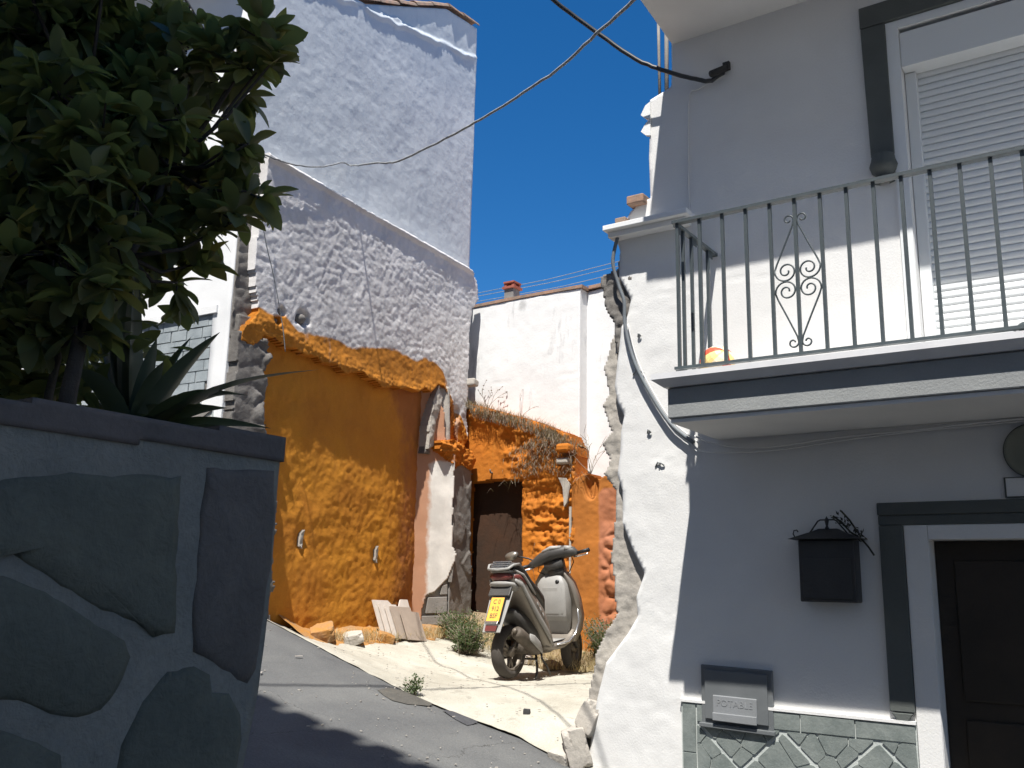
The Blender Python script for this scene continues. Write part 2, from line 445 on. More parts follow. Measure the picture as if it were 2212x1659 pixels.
flat_patch('asphalt_patch', [(-4.56, 5.86), (-4.50, 5.91), (-4.38, 5.90), (-4.25, 5.90), (-4.22, 5.80), (-4.215, 5.72), (-4.34, 5.75), (-4.45, 5.80)], M_road3, .002)

# rubble bank along the walls of the yard
def bank(name, pts, wd, ht, m, label, seed):
    mb = MB(); rnd = random.Random(seed)
    rings = []
    dense = []
    for i in range(len(pts) - 1):
        for k in range(8):
            t = k / 8; dense.append((pts[i][0] * (1 - t) + pts[i + 1][0] * t, pts[i][1] * (1 - t) + pts[i + 1][1] * t))
    dense.append(pts[-1])
    for i, (x, y) in enumerate(dense):
        ring = []
        dx, dy = (dense[min(i + 1, len(dense) - 1)][0] - dense[max(i - 1, 0)][0], dense[min(i + 1, len(dense) - 1)][1] - dense[max(i - 1, 0)][1])
        l = math.hypot(dx, dy); nx, ny = dy / l, -dx / l
        for k in range(9):
            a = k / 8; px_, py_ = x + nx * wd * (a - .15), y + ny * wd * (a - .15)
            h = ht * (1 - a) ** 1.3 * (.75 + .5 * float(fbm(px_, py_, 4, 3, seed))) + .03 * float(fbm(px_, py_, 14, 3, seed)) * (1 - a)
            ring.append((px_, py_, gz(px_, py_) + h - .02 * a))
        rings.append(ring)
    n = 9; vs = [p for r_ in rings for p in r_]; fs = [(i * n + k, (i + 1) * n + k, (i + 1) * n + k + 1, i * n + k + 1) for i in range(len(rings) - 1) for k in range(n - 1)]
    o = mb.add(vs, fs, True).build(name, m, at=(pts[0][0], pts[0][1], gz(*pts[0])))
    tag(o, label, kind='structure')
    return o
bank('earth_bank', [(-6.74, 6.2), (-6.80, 6.9), (-6.87, 7.8), (-6.93, 9.2)], .42, .10, M_dirt_o, 'low bank of fallen ochre plaster along the niche', 3)
bank('earth_bank', [(-7.0, 9.33), (-6.0, 9.33), (-5.0, 9.33), (-3.6, 9.33)], .75, .07, M_dirt, 'low bank of dry earth along the ochre wall', 5)

# ------------------------------------------------------------------ tall house on the left
lh = empty('house', (CL[0], CL[1], 1.2), 'tall white village house with blue-grey rough gable wall, left of the yard', 'house')
MB().prism([(-.30, -1), (3.62, -1), (3.62, 9.15), (2.9, 9.05), (1.8, 8.4), (-.30, 7.9)], LS, -6.5, -.2).build('body', M_white, lh)
relief('side_wall', LS, [(-.395, 5.25), (3.66, 5.25), (3.68, 9.22), (2.9, 9.06), (2.2, 8.66), (1.2, 8.1), (-.395, 7.9)], [], .022,
       lambda a, b: .007 * fbm(a, b, 2.0, 3, 1.) + .0028 * ridged(a, b, 6, 3, 5.) + .0020 * fbm(a, b, 22, 3, 2.) + .022 * np.clip(1 - np.abs(b - (8.32 + .27 * (a - 2.2)) + .05 * vn(a * 6, b * 0)) / .05, 0, 1)
       - .012 * (b > 8.36 + .27 * (a - 2.2) + .05 * vn(a * 6, b * 0)), M_blue, lh, thick=.2)
relief('front_wall', LF, [(-6, -.2), (0.0, -.2), (.0, 7.9), (-6, 7.9)], [[(-2.06, 3.24), (-.22, 3.24), (-.22, 4.005), (-2.06, 3.975)]], .05,
       lambda a, b: .006 * fbm(a, b, 2.2, 4, 3.) + .003 * fbm(a, b, 14, 3, 1), M_white, lh, thick=.25)
# eave of the front and verge of the gable, laid with tiles
mb = MB(); mb.b2((-12.8, 4.75, 7.78), (-6.80, 5.4, 7.9)); mb.build('eave', M_white, lh)
tv = bpy.data.meshes.new('verge_tile')
def half_tile(l=.42, r=.10, t=.015, n=7, taper=.8):
    vs = []; fs = []
    for j, (x, rr) in enumerate(((0, r), (l, r * taper))):
        for k in range(n):
            a = math.pi * k / (n - 1)
            vs.append((x, -rr * math.cos(a), rr * math.sin(a) * .75)); 
        for k in range(n):
            a = math.pi * k / (n - 1)
            vs.append((x, -(rr - t) * math.cos(a), (rr - t) * math.sin(a) * .75))
    N = 2 * n
    for k in range(n - 1):
        fs += [(k, k + 1, k + 1 + N, k + N), (k + n, k + n + N, k + 1 + n + N, k + 1 + n), (k, k + n, k + n + 1, k + 1), (k + N, k + 1 + N, k + n + 1 + N, k + n + N)]
    fs += [(0, N, n + N, n), (n - 1, 2 * n - 1, 2 * n - 1 + N, n - 1 + N)]
    return vs, fs
vs, fs = half_tile()
tv.from_pydata(vs, [], fs); tv.materials.append(M_terra)
def vergez(s): return float(np.interp(s, [-.395, 1.2, 2.2, 2.9, 3.72], [7.9, 8.1, 8.66, 9.06, 9.25]))
for i in range(11):
    s = -.30 + i * .36
    p = LS(s, vergez(s) + .03, -.065 + random.uniform(-.015, .01)) - lh.location
    q = LS(s + .36, vergez(s + .36) + .03, -.065) - lh.location
    o = bpy.data.objects.new('verge_tile', tv); COL.objects.link(o); o.parent = lh; o.location = p
    d = q - p; o.rotation_euler = (random.uniform(-.1, .1), -math.atan2(d.z, math.hypot(d.x, d.y)) + random.uniform(-.04, .04), math.atan2(d.y, d.x))
# brick-tile panel on the front
pn = empty('tile_panel', LF(-.22, 3.3, 0) - lh.location); pn.parent = lh
mb = MB(); mb.prism([(-2.06, 3.24), (-.22, 3.24), (-.22, 4.005), (-2.06, 3.975)], LF, -.25, -.016); mb.build('grout', M_grout_d, pn)
mb = MB(); mb.prism([(-2.12, 3.965), (-.16, 3.995), (-.16, 4.07), (-2.12, 4.035)], LF, -.1, .022); mb.build('drip_ledge', M_white, pn)
rows = [(3.885, 3.98, 0), (3.78, 3.878, .5), (3.675, 3.773, .0), (3.57, 3.668, .5), (3.465, 3.563, 0), (3.36, 3.458, .5), (3.26, 3.353, 0)]
for z0, z1, off in rows:
    x = -2.06 + (off - 1) * .20
    while x < -.23:
        a, b = max(x + .004, -2.055), min(x + .195, -.228)
        if b - a > .03:
            MB().prism([(a, z0 + .004), (b, z0 + .004), (b, z1), (a, z1)], LF, -.018, -.004 + random.uniform(-.003, .003)).build('brick_tile', M_brick_g, pn)
        x += .20 + random.uniform(-.01, .01)
mb = MB(); mb.prism([(-2.06, 3.20), (-.26, 3.20), (-.26, 3.225), (-2.06, 3.225)], LF, 0, .04); mb.prism([(-2.06, 3.15), (-.26, 3.15), (-.26, 3.17), (-2.06, 3.17)], LF, 0, .03); mb.build('lower_ledge', M_white, pn)
# crazy stone cladding helper: Voronoi pieces cut to an outline
def clip(poly, a, b, c):
    out = []
    for i in range(len(poly)):
        p, q = poly[i], poly[(i + 1) % len(poly)]
        dp, dq = a * p[0] + b * p[1] - c, a * q[0] + b * q[1] - c
        if dp <= 0: out.append(p)
        if dp * dq < 0:
            t = dp / (dp - dq); out.append((p[0] + (q[0] - p[0]) * t, p[1] + (q[1] - p[1]) * t))
    return out
def voronoi(poly, seeds, gap):
    res = []
    for i, s in enumerate(seeds):
        c = poly
        for j, t in enumerate(seeds):
            if i == j or not c: continue
            nx, ny = t[0] - s[0], t[1] - s[1]; l = math.hypot(nx, ny)
            if l < 1e-4: continue
            nx /= l; ny /= l
            c = clip(c, nx, ny, nx * (s[0] + t[0]) / 2 + ny * (s[1] + t[1]) / 2 - gap)
        if c and len(c) > 2: res.append(c)
    return res
def rough_poly(c, amt, rnd, cut=.18):
    """chamfer corners a little so pieces look broken, not ruled"""
    out = []
    n = len(c)
    for i in range(n):
        p0, p1, p2 = c[i - 1], c[i], c[(i + 1) % n]
        for q, t in ((p0, cut), (p2, cut)):
            x = p1[0] + (q[0] - p1[0]) * t; y = p1[1] + (q[1] - p1[1]) * t
            out.append((x + rnd.uniform(-amt, amt), y + rnd.uniform(-amt, amt)))
    return out
rnd = random.Random(4)
low = [(-2.0, 1.5), (-.10, 1.5), (-.08, 2.8), (-.10, 3.08), (-.52, 3.13), (-2.0, 3.10)]
MB().prism(low, LF, -.02, .02).build('stone_grout', M_grout, lh)
for c in voronoi(low, [(rnd.uniform(-2.0, -.08), rnd.uniform(1.5, 3.13)) for _ in range(70)], .010):
    MB().prism(rough_poly(c, .006, rnd), LF, .018, .034 + rnd.uniform(0, .006)).build('stone', M_fstone2 if rnd.random() < .3 else M_conc, lh)

# wrought iron bracket with lantern hook on the front of the tall house
bk = empty('wall_bracket', tuple(LF(-.2, 5.9, 0)), 'black wrought iron scroll bracket on the white front of the tall house', 'bracket')
def spiral(cx, cy, r0, r1, a0, turns, n=22, sx=1):
    return [(cx + sx * (r0 + (r1 - r0) * i / n) * math.cos(a0 + turns * 2 * math.pi * i / n), cy + (r0 + (r1 - r0) * i / n) * math.sin(a0 + turns * 2 * math.pi * i / n)) for i in range(n + 1)]
FB = frame(LF(-.2, 6.02, .0), LF.n, (0, 0, 1), LF.u)     # in the vertical plane square to the wall
mb = MB(); mb.tube([FB(.0, .30), FB(.85, .92)], .014); mb.build('top_bar', M_black, bk)
mb = MB(); mb.tube([FB(.0, -.15), FB(.62, .74)], .012); mb.build('brace', M_black, bk)
mb = MB(); mb.b2(tuple(FB(-.0, -.25) - Vector((.02, .01, 0))), tuple(FB(.0, .42) + Vector((.02, .015, 0)))); mb.build('wall_plate', M_black, bk)
for c, r_, a, t in (((.16, .16), .10, .6, 1.5), ((.40, .50), .08, 3.6, 1.4), ((.10, -.0), .06, 2, 1.2)):
    mb = MB(); mb.tube([FB(x, y) for x, y in spiral(c[0], c[1], r_, .02, a, t)], .007, 5); mb.build('scroll', M_black, bk)
mb = MB(); mb.tube([FB(.0, -.2), FB(.05, -.32), FB(-.0, -.42), FB(.04, -.55)], .006, 5); mb.build('hanging_wire', M_black, bk)

# ------------------------------------------------------------------ ruined wall of the fallen house against the tall house
rw = empty('ruined_wall', tuple(LS(1.6, 1.05, 0)), 'ruined grey limewashed wall with ochre niche against the tall house', 'ruined wall')
upper = [(-.20, 4.22), (-.26, 4.6), (-.22, 5.2), (-.20, 5.60), (.1, 5.61), (.75, 5.60), (1.3, 5.59), (1.98, 5.60), (2.9, 5.61), (3.55, 5.60), (3.68, 5.50), (3.74, 5.25), (3.60, 5.1), (3.55, 4.86), (3.53, 4.5), (3.55, 3.96), (3.52, 3.7), (3.58, 3.45), (3.50, 3.30),
         (3.38, 3.16), (3.28, 3.45), (3.12, 3.70), (3.02, 3.93), (2.86, 3.94), (2.70, 3.83), (2.58, 3.85), (2.46, 3.77), (2.34, 3.77), (2.22, 3.79), (2.08, 3.74), (1.96, 3.76), (1.86, 3.71), (1.74, 3.70), (1.62, 3.75), (1.50, 3.75), (1.38, 3.79), (1.24, 3.75), (1.14, 3.72), (1.02, 3.76), (.90, 3.78), (.76, 3.75), (.66, 3.79), (.50, 3.78), (.36, 3.82), (.22, 3.79), (.08, 3.84), (-.08, 3.82), (-.18, 3.70), (-.34, 3.72), (-.32, 3.86), (-.16, 4.04)]
def d_upper(a, b):
    e = np.interp(a, [-.3, 0, .4, .9, 1.3, 1.8, 2.4, 3.0, 3.6], [4.05, 4.12, 4.04, 3.97, 3.97, 3.92, 3.95, 4.08, 3.5])        # the rough broken edge of the ochre coat
    sm = np.clip((b - 4.12) / .12, 0, 1); lump = (.3 + .55 * sm) * (.005 * cells(a * .8 + .22 * vn(a * 4, b * 4), b * 1.2 + .15 * vn(a * 5, b * 5 + 7), 4.8, 2) + .0013 * ridged(a, b * 1.3, 12, 3, 3.)) + .008 * fbm(a, b, 2.0, 3, 7.) + .004 * ridged(a + .1 * vn(a * 5, b * 5), b, 5.5, 4, 9.) + .004 * fbm(a, b, 26, 2, 4.)
    ridge = .018 * np.clip(1 - np.abs(b - (e - .17)) / .12, 0, 1) * (.6 + .9 * fbm(a, b, 9, 4, 5.)) + .012 * cells(a + .03 * vn(a * 20, b * 20), b, 17, 8) * np.clip(1 - np.abs(b - (e - .17)) / .16, 0, 1)
    scar = .03 * np.clip(1 - np.abs(b - 5.58) / .045, 0, 1)
    hole = 0
    for hx, hy, hr in ((.44, 4.13, .085), (.14, 4.12, .045), (.10, 4.02, .04), (3.25, 3.66, .12)):
        hole = hole - .09 * np.clip(1.3 - np.hypot(a - hx, (b - hy) * 1.1) / hr + .3 * vn(a * 20, b * 20), 0, 1)
    return .105 + lump + ridge + scar + hole
relief('upper_wall', LS, upper, [], .014, d_upper, M_lime, rw, thick=.0, rag=.025,
       paint=lambda a, b: np.clip(.5 + (np.interp(a, [-.34, -.16, .0, .3, .7, 1.2, 1.8, 2.5, 2.95, 3.15, 3.6], [3.88, 4.06, 4.10, 4.05, 4.00, 4.05, 4.12, 4.18, 4.12, 3.85, 3.40]) - b) / .12 + .5 * vn(a * 5, b * 5), 0, 1))
# dark stones that show in the holes
for hx, hy, hr in ((.44, 4.13, .07), (.14, 4.12, .04), (.10, 4.02, .035)):
    mb = MB(); mb.lathe([(0, -hr), (hr * .7, -hr * .6), (hr, 0), (hr * .8, hr * .5), (0, hr * .8)], LS(hx, hy, .055), 9); mb.build('bare_stone', M_rubble, rw)
# niche back
def d_niche(a, b):
    k = np.clip((a - 2.1) / .6, 0, 1)
    return .012 - .06 * k * k + .020 * fbm(a, b, 1.6, 5, 11.) + .008 * ridged(a, b, 4.2, 5, 12.) + .006 * fbm(a, b, 22, 3, 1.) - .03 * np.clip(1.4 - np.hypot(a - .74, (b - 2.0) * .6) / .07, 0, 1) - .03 * np.clip(1.4 - np.hypot(a - 1.93, (b - 1.90) * .6) / .07, 0, 1)
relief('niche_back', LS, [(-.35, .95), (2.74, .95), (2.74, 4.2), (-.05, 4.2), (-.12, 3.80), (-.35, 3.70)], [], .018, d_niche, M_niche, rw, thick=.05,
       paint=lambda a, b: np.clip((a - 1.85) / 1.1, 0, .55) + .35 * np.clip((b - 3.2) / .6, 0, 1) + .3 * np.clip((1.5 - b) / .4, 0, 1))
for hx, hy in ((.74, 2.0), (1.93, 1.90)):
    relief('bare_patch', LS, [(hx - .02, hy - .06), (hx + .012, hy - .09), (hx + .03, hy), (hx + .02, hy + .09), (hx - .012, hy + .05)], [], .01, lambda a, b: d_niche(a, b) + .036 * (np.abs(a) > -1), M_torn, rw, thick=.03, rag=.012)
# splayed jamb: pink paint fading to bare white plaster
J0 = LS(2.68, 0, -.11); J1 = LS(3.12, 0, .205); ju = (J1 - J0).normalized()
FJ = frame(J0, ju, (0, 0, 1), (ju.y, -ju.x, 0))
JW = (J1 - J0).length
relief('jamb', FJ, [(0, .95), (.16, .95), (.20, 1.30), (.25, 1.48), (.34, 1.52), (.42, 1.58), (.50, 1.66), (.56, 1.82), (.60, 1.95), (JW, 2.05), (JW, 3.06), (.55, 3.12), (.42, 3.2), (.40, 3.45), (.38, 3.66), (.30, 3.72), (.2, 3.9), (0, 4.0)], [], .014,
       lambda a, b: .004 * fbm(a, b, 5, 4, 2.) + .03, M_jamb, rw, thick=.06, paint=lambda a, b: np.clip(.05 + (a - .13 - .10 * np.clip(2.9 - b, -1, 0)) / .24, 0, 1) * np.clip((3.08 - b) / .1, 0, 1), rag=.012)
relief('jamb_core', FJ, [(0, .95), (JW - .01, .95), (JW - .01, 3.1), (.5, 3.2), (.46, 3.95), (0, 4.0)], [], .025, lambda a, b: -.02 + .015 * fbm(a, b, 6, 4, 3.), M_torn, rw, thick=.1)
for z0, z1, a0 in ((1.02, 1.13, .16), (1.14, 1.25, .17), (1.27, 1.46, .25), (1.48, 1.60, .42), (1.62, 1.85, .56)):
    MB().prism([(a0, z0), (JW - .03, z0 + .005), (JW - .035, z1), (a0 + .02, z1 - .01)], FJ, -.02, .022 + random.uniform(-.004, .004)).build('block', M_conc, rw, bevel=.006)
# concrete post at the end of the wall and the torn masonry above it
relief('post', LS, [(3.10, .95), (3.66, .95), (3.62, 1.5), (3.57, 1.9), (3.55, 2.5), (3.53, 3.05), (3.13, 3.08), (3.14, 2.2), (3.12, 1.6)], [], .018,
       lambda a, b: .20 + .006 * fbm(a, b, 3, 3, 6.) + .006 * fbm(a, b, 12, 3, 6.) + .012 * (np.abs(fbm(a, b, 2.2, 3, 2.)) > .3), M_conc, rw, thick=.3, rag=.008)
relief('torn_ledge', LS, [(2.84, 3.25), (3.1, 3.30), (3.56, 3.20), (3.6, 3.10), (3.5, 2.98), (3.3, 3.03), (3.15, 2.96), (2.98, 3.08), (2.86, 3.14)], [], .014,
       lambda a, b: .20 + .045 * ridged(a, b * 2.2, 5, 4, 3.) + .04 * fbm(a, b * 1.6, 8, 4, 2.), M_orange, rw, thick=.3, rag=.02)
relief('cavity_back', LS, [(2.72, 3.1), (3.4, 3.1), (3.35, 3.95), (2.85, 4.0)], [], .03, lambda a, b: .02 + .04 * cells(a, b, 6, 9), M_rubble, rw, thick=.1)
relief('cavity_lip', LS, [(2.74, 3.15), (2.82, 3.2), (2.86, 3.5), (2.98, 3.82), (2.9, 3.95), (2.78, 3.7), (2.72, 3.4)], [], .012, lambda a, b: .10 + .03 * fbm(a, b, 9, 3), M_torn, rw, thick=.2, rag=.012)
relief('orange_lip', LS, [(3.12, 3.22), (3.5, 3.22), (3.42, 3.45), (3.2, 3.75), (3.16, 3.5)], [], .014, lambda a, b: .09 + .05 * fbm(a, b, 8, 5, 4., .6), M_orange, rw, thick=.1, rag=.02)
MB().prism([(3.50, 4.06), (3.62, 4.05), (3.64, 4.13), (3.52, 4.16)], LS, .0, .22).build('beam_end', M_torn, rw, bevel=.02)
# torn stub of masonry at the street end
relief('stub', LS, [(-.38, .8), (.30, .8), (.26, 1.6), (.22, 2.3), (.06, 2.75), (.02, 3.0), (-.02, 3.2), (.03, 3.36), (-.04, 3.5), (.02, 3.66), (-.02, 3.78), (-.36, 3.80), (-.38, 3.6)], [], .02,
       lambda a, b: .10 + (.05 * cells(a + .05 * vn(a * 7, b * 7), b * 1.2, 4.5, 12) + .06 * fbm(a, b, 5, 5, 3., .62)) * np.clip((a + .2) / .2, .2, 1), M_rubble, rw, thick=.35, rag=.03)
relief('torn_strip', LS, [(-.385, 3.75), (-.10, 3.75), (-.10, 5.35), (-.22, 5.62), (-.385, 5.55)], [], .02,
       lambda a, b: .012 + .02 * fbm(a, b, 5, 4, 2.) + .010 * cells(a, b, 8, 15), M_rubble, rw, thick=.2, rag=.004)
mb = MB(); mb.b2((-6.90, 5.36, 3.80), (-6.66, 5.62, 3.98)); mb.build('end_block', M_rubble, rw, bevel=.02)

# ------------------------------------------------------------------ white house wall and ochre wall at the back of the yard
bh = empty('back_house', (-6, 9.6, .9), 'low white stained house closing the back of the yard', 'house')
wl = lambda a, b: .006 * fbm(a, b, 1.8, 4, 6.) + .003 * fbm(a, b, 11, 3) - .006 * np.clip(1 - np.abs(b - 4.12 - .01 * vn(a * 3, b)) / .006, 0, 1)
F1 = frame((0, 9.55, 0), (1, 0, 0), (0, 0, 1), (0, -1, 0)); F2 = frame((0, 9.72, 0), (1, 0, 0), (0, 0, 1), (0, -1, 0)); F3 = frame((0, 9.9, 0), (1, 0, 0), (0, 0, 1), (0, -1, 0))
relief('wall', F1, [(-8.4, .6), (-5.50, .6), (-5.50, 5.20), (-6.4, 5.205), (-8.4, 5.17)], [], .03, wl, M_oldwhite, bh, thick=.3, paint=lambda a, b: np.clip(.42 * np.exp(-((a + 5.93) / .22) ** 2) * np.exp(-((b - 4.55) / .5) ** 2) + .42 * np.exp(-((a + 6.4) / .3) ** 2) * np.exp(-((b - 5.1) / .15) ** 2) + .22 * fbm(a, b * .3, 6, 4), 0, 1))
relief('wall', F2, [(-5.52, .6), (-5.12, .6), (-5.12, 5.22), (-5.52, 5.20)], [], .03, wl, M_oldwhite, bh, thick=.2)
relief('wall', F3, [(-5.3, .6), (-3.0, .6), (-3.0, 5.3), (-5.3, 5.30)], [], .04, wl, M_oldwhite, bh, thick=.2)
mb = MB(); mb.prism([(-8.45, 5.175), (-6.4, 5.21), (-5.47, 5.205), (-5.47, 5.245), (-6.4, 5.25), (-8.45, 5.215)], F1, -.4, .012); mb.build('coping', M_terra, bh)
mb = MB(); mb.prism([(-5.465, 5.225), (-5.08, 5.235), (-5.08, 5.275), (-5.465, 5.265)], F2, -.4, .03); mb.build('coping', M_terra, bh)
mb = MB(); mb.add([(-8.4, 9.9, 5.2), (-3, 9.9, 5.26), (-3, 15, 6.0), (-8.4, 15, 6.0), (-8.4, 9.9, .5), (-3, 9.9, .5), (-3, 15, .5), (-8.4, 15, .5)], [(0, 1, 2, 3), (0, 4, 5, 1), (1, 5, 6, 2), (2, 6, 7, 3), (3, 7, 4, 0)]); mb.build('roof', M_terra, bh)
ch = empty('chimney', (-8.87, 13, 5.7)); ch.parent = bh; ch.location = Vector((-8.87, 13, 5.7)) - bh.location
mb = MB(); mb.b2((-9.45, 12.6, 0), (-8.3, 15, 5.9)); mb.build('annex', M_white, bh)
mb = MB(); mb.b2((-8.97, 12.9, 5.85), (-8.78, 13.1, 6.70)); mb.build('stack', M_conc, ch)
mb = MB(); mb.b2((-9.0, 12.87, 6.70), (-8.74, 13.13, 6.74)); mb.b2((-8.98, 12.88, 6.80), (-8.76, 13.12, 6.83))
for x in (-8.95, -8.79):
    for y in (12.92, 13.08): mb.b2((x - .025, y - .025, 6.74), (x + .025, y + .025, 6.80))
mb.build('cap', M_red, ch)

ow = empty('ochre_wall', (-6, 9.35, .9), 'rough ochre-orange ruined wall with dark doorway behind the scooter', 'ruined wall')
F0 = frame((0, 9.35, 0), (1, 0, 0), (0, 0, 1), (0, -1, 0))
def d_ochre(a, b):
    r = np.clip((a + 6.35 + .35 * np.clip(b - 2.6, -1, 1)) / .3, 0, 1) * np.clip(1.25 - np.clip(b - 3.2, 0, 1), 0, 1)
    r = np.maximum(r, np.clip((b - np.interp(a, [-7, -6.2, -5.4], [3.55, 3.25, 2.9])) / .15, 0, 1))
    return .006 * fbm(a, b, 4, 3, 3.) + r * (.05 * ridged(a + .06 * vn(a * 7, b * 7), b * 1.25 + .05 * vn(a * 8, b * 8 + 3), 3.6, 4, 21.) + .055 * fbm(a, b * 1.3, 5.5, 5, 7., .62) + .016 * cells(a + .05 * vn(a * 13, b * 13), b * 1.3, 10, 6) + .014 * ridged(a, b, 13, 3, 5.)) + .004 * fbm(a, b, 25, 2)
relief('wall', F0, [(-7.5, .7), (-5.40, .7), (-5.42, 1.6), (-5.40, 2.3), (-5.42, 2.9), (-5.40, 3.18), (-5.5, 3.34), (-5.7, 3.42), (-6.05, 3.56), (-6.5, 3.70), (-6.96, 3.84), (-7.5, 3.95)],
       [[(-7.02, .5), (-6.16, .5), (-6.16, 2.85), (-6.6, 2.87), (-7.02, 2.85)]], .016, d_ochre, M_orange, ow, thick=.22, rag=.012,
       paint=lambda a, b: .55 * np.clip((3.0 - b) / 2, 0, 1) * (a > -5.9))
dr = empty('doorway', (-6.6, 9.6, .9)); dr.parent = ow; dr.location = Vector((-6.6, 9.5, .9)) - ow.location
M_dark_o = mat('doorway_shade_brown', (.065, .030, .015), (.04, .024, .015), scale=2, bump=.4, bscale=20)  # shade of the room behind the doorway, put into the colour
mb = MB(); mb.b2((-7.2, 9.53, .6), (-6.05, 9.545, 2.95)); mb.build('interior_shade', M_dark_o, dr)  # shallow dark sheet standing in for the unlit interior
mb = MB(); mb.b2((-7.06, 9.365, 2.86), (-6.12, 9.5, 2.93)); mb.build('lintel', M_orange, dr)
def d_pink(a, b):
    r = np.clip((a + 5.1) / .12, 0, 1)
    tri = np.clip(1 - np.hypot((a + 5.20) * 1.3, (b - 2.72) * .8) / .13, 0, 1)
    return .06 + .006 * fbm(a, b, 4, 3, 3.) + r * (.035 * cells(a * 1.2 + .06 * vn(a * 8, b * 8), b, 6, 23) * np.clip((2.4 - b) / .3, 0, 1) + .03 * fbm(a, b, 6, 4, 2.) - .02) + .004 * fbm(a, b, 25, 2) - .10 * np.clip(tri * 2.5, 0, 1)
relief('pink_wall', F0, [(-5.47, .7), (-4.2, .7), (-4.2, 2.75), (-4.85, 2.76), (-5.0, 2.84), (-5.1, 2.80), (-5.28, 2.88), (-5.46, 2.80), (-5.44, 2.3), (-5.47, 1.9)], [], .016, d_pink, M_pink, ow, thick=.25, rag=.008,
       paint=lambda a, b: np.clip((-5.05 - a) / .1, 0, 1) + np.clip((b - 2.65) / .1, 0, 1))
MB().prism([(-5.5, 2.55), (-5.46, 2.75), (-5.52, 2.83), (-5.62, 2.84), (-5.56, 2.72), (-5.54, 2.5)], F0, .04, .085).build('plaster_flake', M_torn, ow)
MB().prism([(-5.475, 1.75), (-5.455, 1.75), (-5.45, 2.5), (-5.48, 2.5)], F0, .05, .07).build('plaster_flake', M_torn, ow)
mb = MB(); mb.b2((-5.60, 9.15, 3.12), (-5.42, 9.5, 3.22)); mb.build('stone', M_orange, ow, bevel=.03)
mb = MB(); mb.b2((-5.62, 9.2, 2.99), (-5.46, 9.5, 3.06)); mb.build('stone', M_torn, ow, bevel=.02)
for hx in (-6.93, -6.62):
    mb = MB(); mb.tube([(hx, 9.36, 2.95), (hx, 9.31, 2.955)], .012, 6); mb.tube([(hx, 9.31, 2.955), (hx, 9.30, 2.99)], .009, 6); mb.build('nail', M_rubble, ow)
MB().prism([(-7.05, 1.0), (-6.93, 1.0), (-6.90, 1.5), (-6.92, 1.8), (-6.98, 1.95), (-7.05, 1.9)], F0, .0, .10).build('jamb_remnant', M_orange, ow, bevel=.03)
# dark hatch of the rubble fill behind the ochre wall top
sl = sheet('wall_top', np.arange(-7.5, -5.38, .06), np.arange(9.40, 9.62, .05), lambda X, Y: np.interp(X, [-7.5, -6.96, -6.5, -6.05, -5.7, -5.38], [3.93, 3.82, 3.68, 3.54, 3.40, 3.2]) + .03 * fbm(X, Y, 9, 3), M_dirt)
sl.parent = ow; sl.location = -ow.location

# ------------------------------------------------------------------ plants built from blades and small leaves
def blades(name, spots, n, h, spread, wd, m, parent=None, at=None, seed=1, curl=.5, droop=0.0, local=False):
    rnd = random.Random(seed); mb = MB()
    for i in range(n):
        x, y, z = rnd.choice(spots) if not callable(spots) else spots(rnd)
        a = rnd.uniform(0, 6.283); l = h * rnd.uniform(.4, 1.1); tl = rnd.uniform(.1, curl)
        dx, dy = math.cos(a) * spread, math.sin(a) * spread
        px_, py_ = -math.sin(a) * wd, math.cos(a) * wd
        q = [(x, y, z), (x + dx * tl * l * .5, y + dy * tl * l * .5, z + l * .55), (x + dx * tl * l * 1.5, y + dy * tl * l * 1.5, z + l * (1 - droop * tl))]
        vs = [(q[0][0] - px_, q[0][1] - py_, q[0][2]), (q[0][0] + px_, q[0][1] + py_, q[0][2]), (q[1][0] + px_ * .8, q[1][1] + py_ * .8, q[1][2]), (q[1][0] - px_ * .8, q[1][1] - py_ * .8, q[1][2]), q[2]]
        mb.add(vs, [(0, 1, 2, 3), (3, 2, 4)])
    return mb.build(name, m, parent, at=at, local=local)
def topz(x): return float(np.interp(x, [-7.5, -6.96, -6.5, -6.05, -5.7, -5.38], [3.93, 3.82, 3.68, 3.54, 3.40, 3.2]))
def wt(rnd):
    x = rnd.uniform(-7.15, -5.40); return (x, rnd.uniform(9.20, 9.52), topz(x) - .02 - .13 * rnd.random() * (1 if x > -6.9 else .3))
o = blades('dry_grass', wt, 4200, .12, .9, .003, M_dry, at=(-6.2, 9.4, 3.6), seed=2, curl=.9)
tag(o, 'dry brown grass along the broken top of the ochre wall', kind='stuff')
def wt2(rnd):
    x = rnd.gauss(-5.83, .22); return (x, rnd.uniform(9.22, 9.3), 3.34 - abs(x + 5.83) * .4 - rnd.random() ** 1.5 * .42)
o = blades('dry_grass', wt2, 650, .12, 1.2, .003, M_dry, at=(-5.8, 9.25, 3.2), seed=3, curl=1.4, droop=1.6)
tag(o, 'tuft of dead grass hanging over the ochre wall face', kind='stuff')
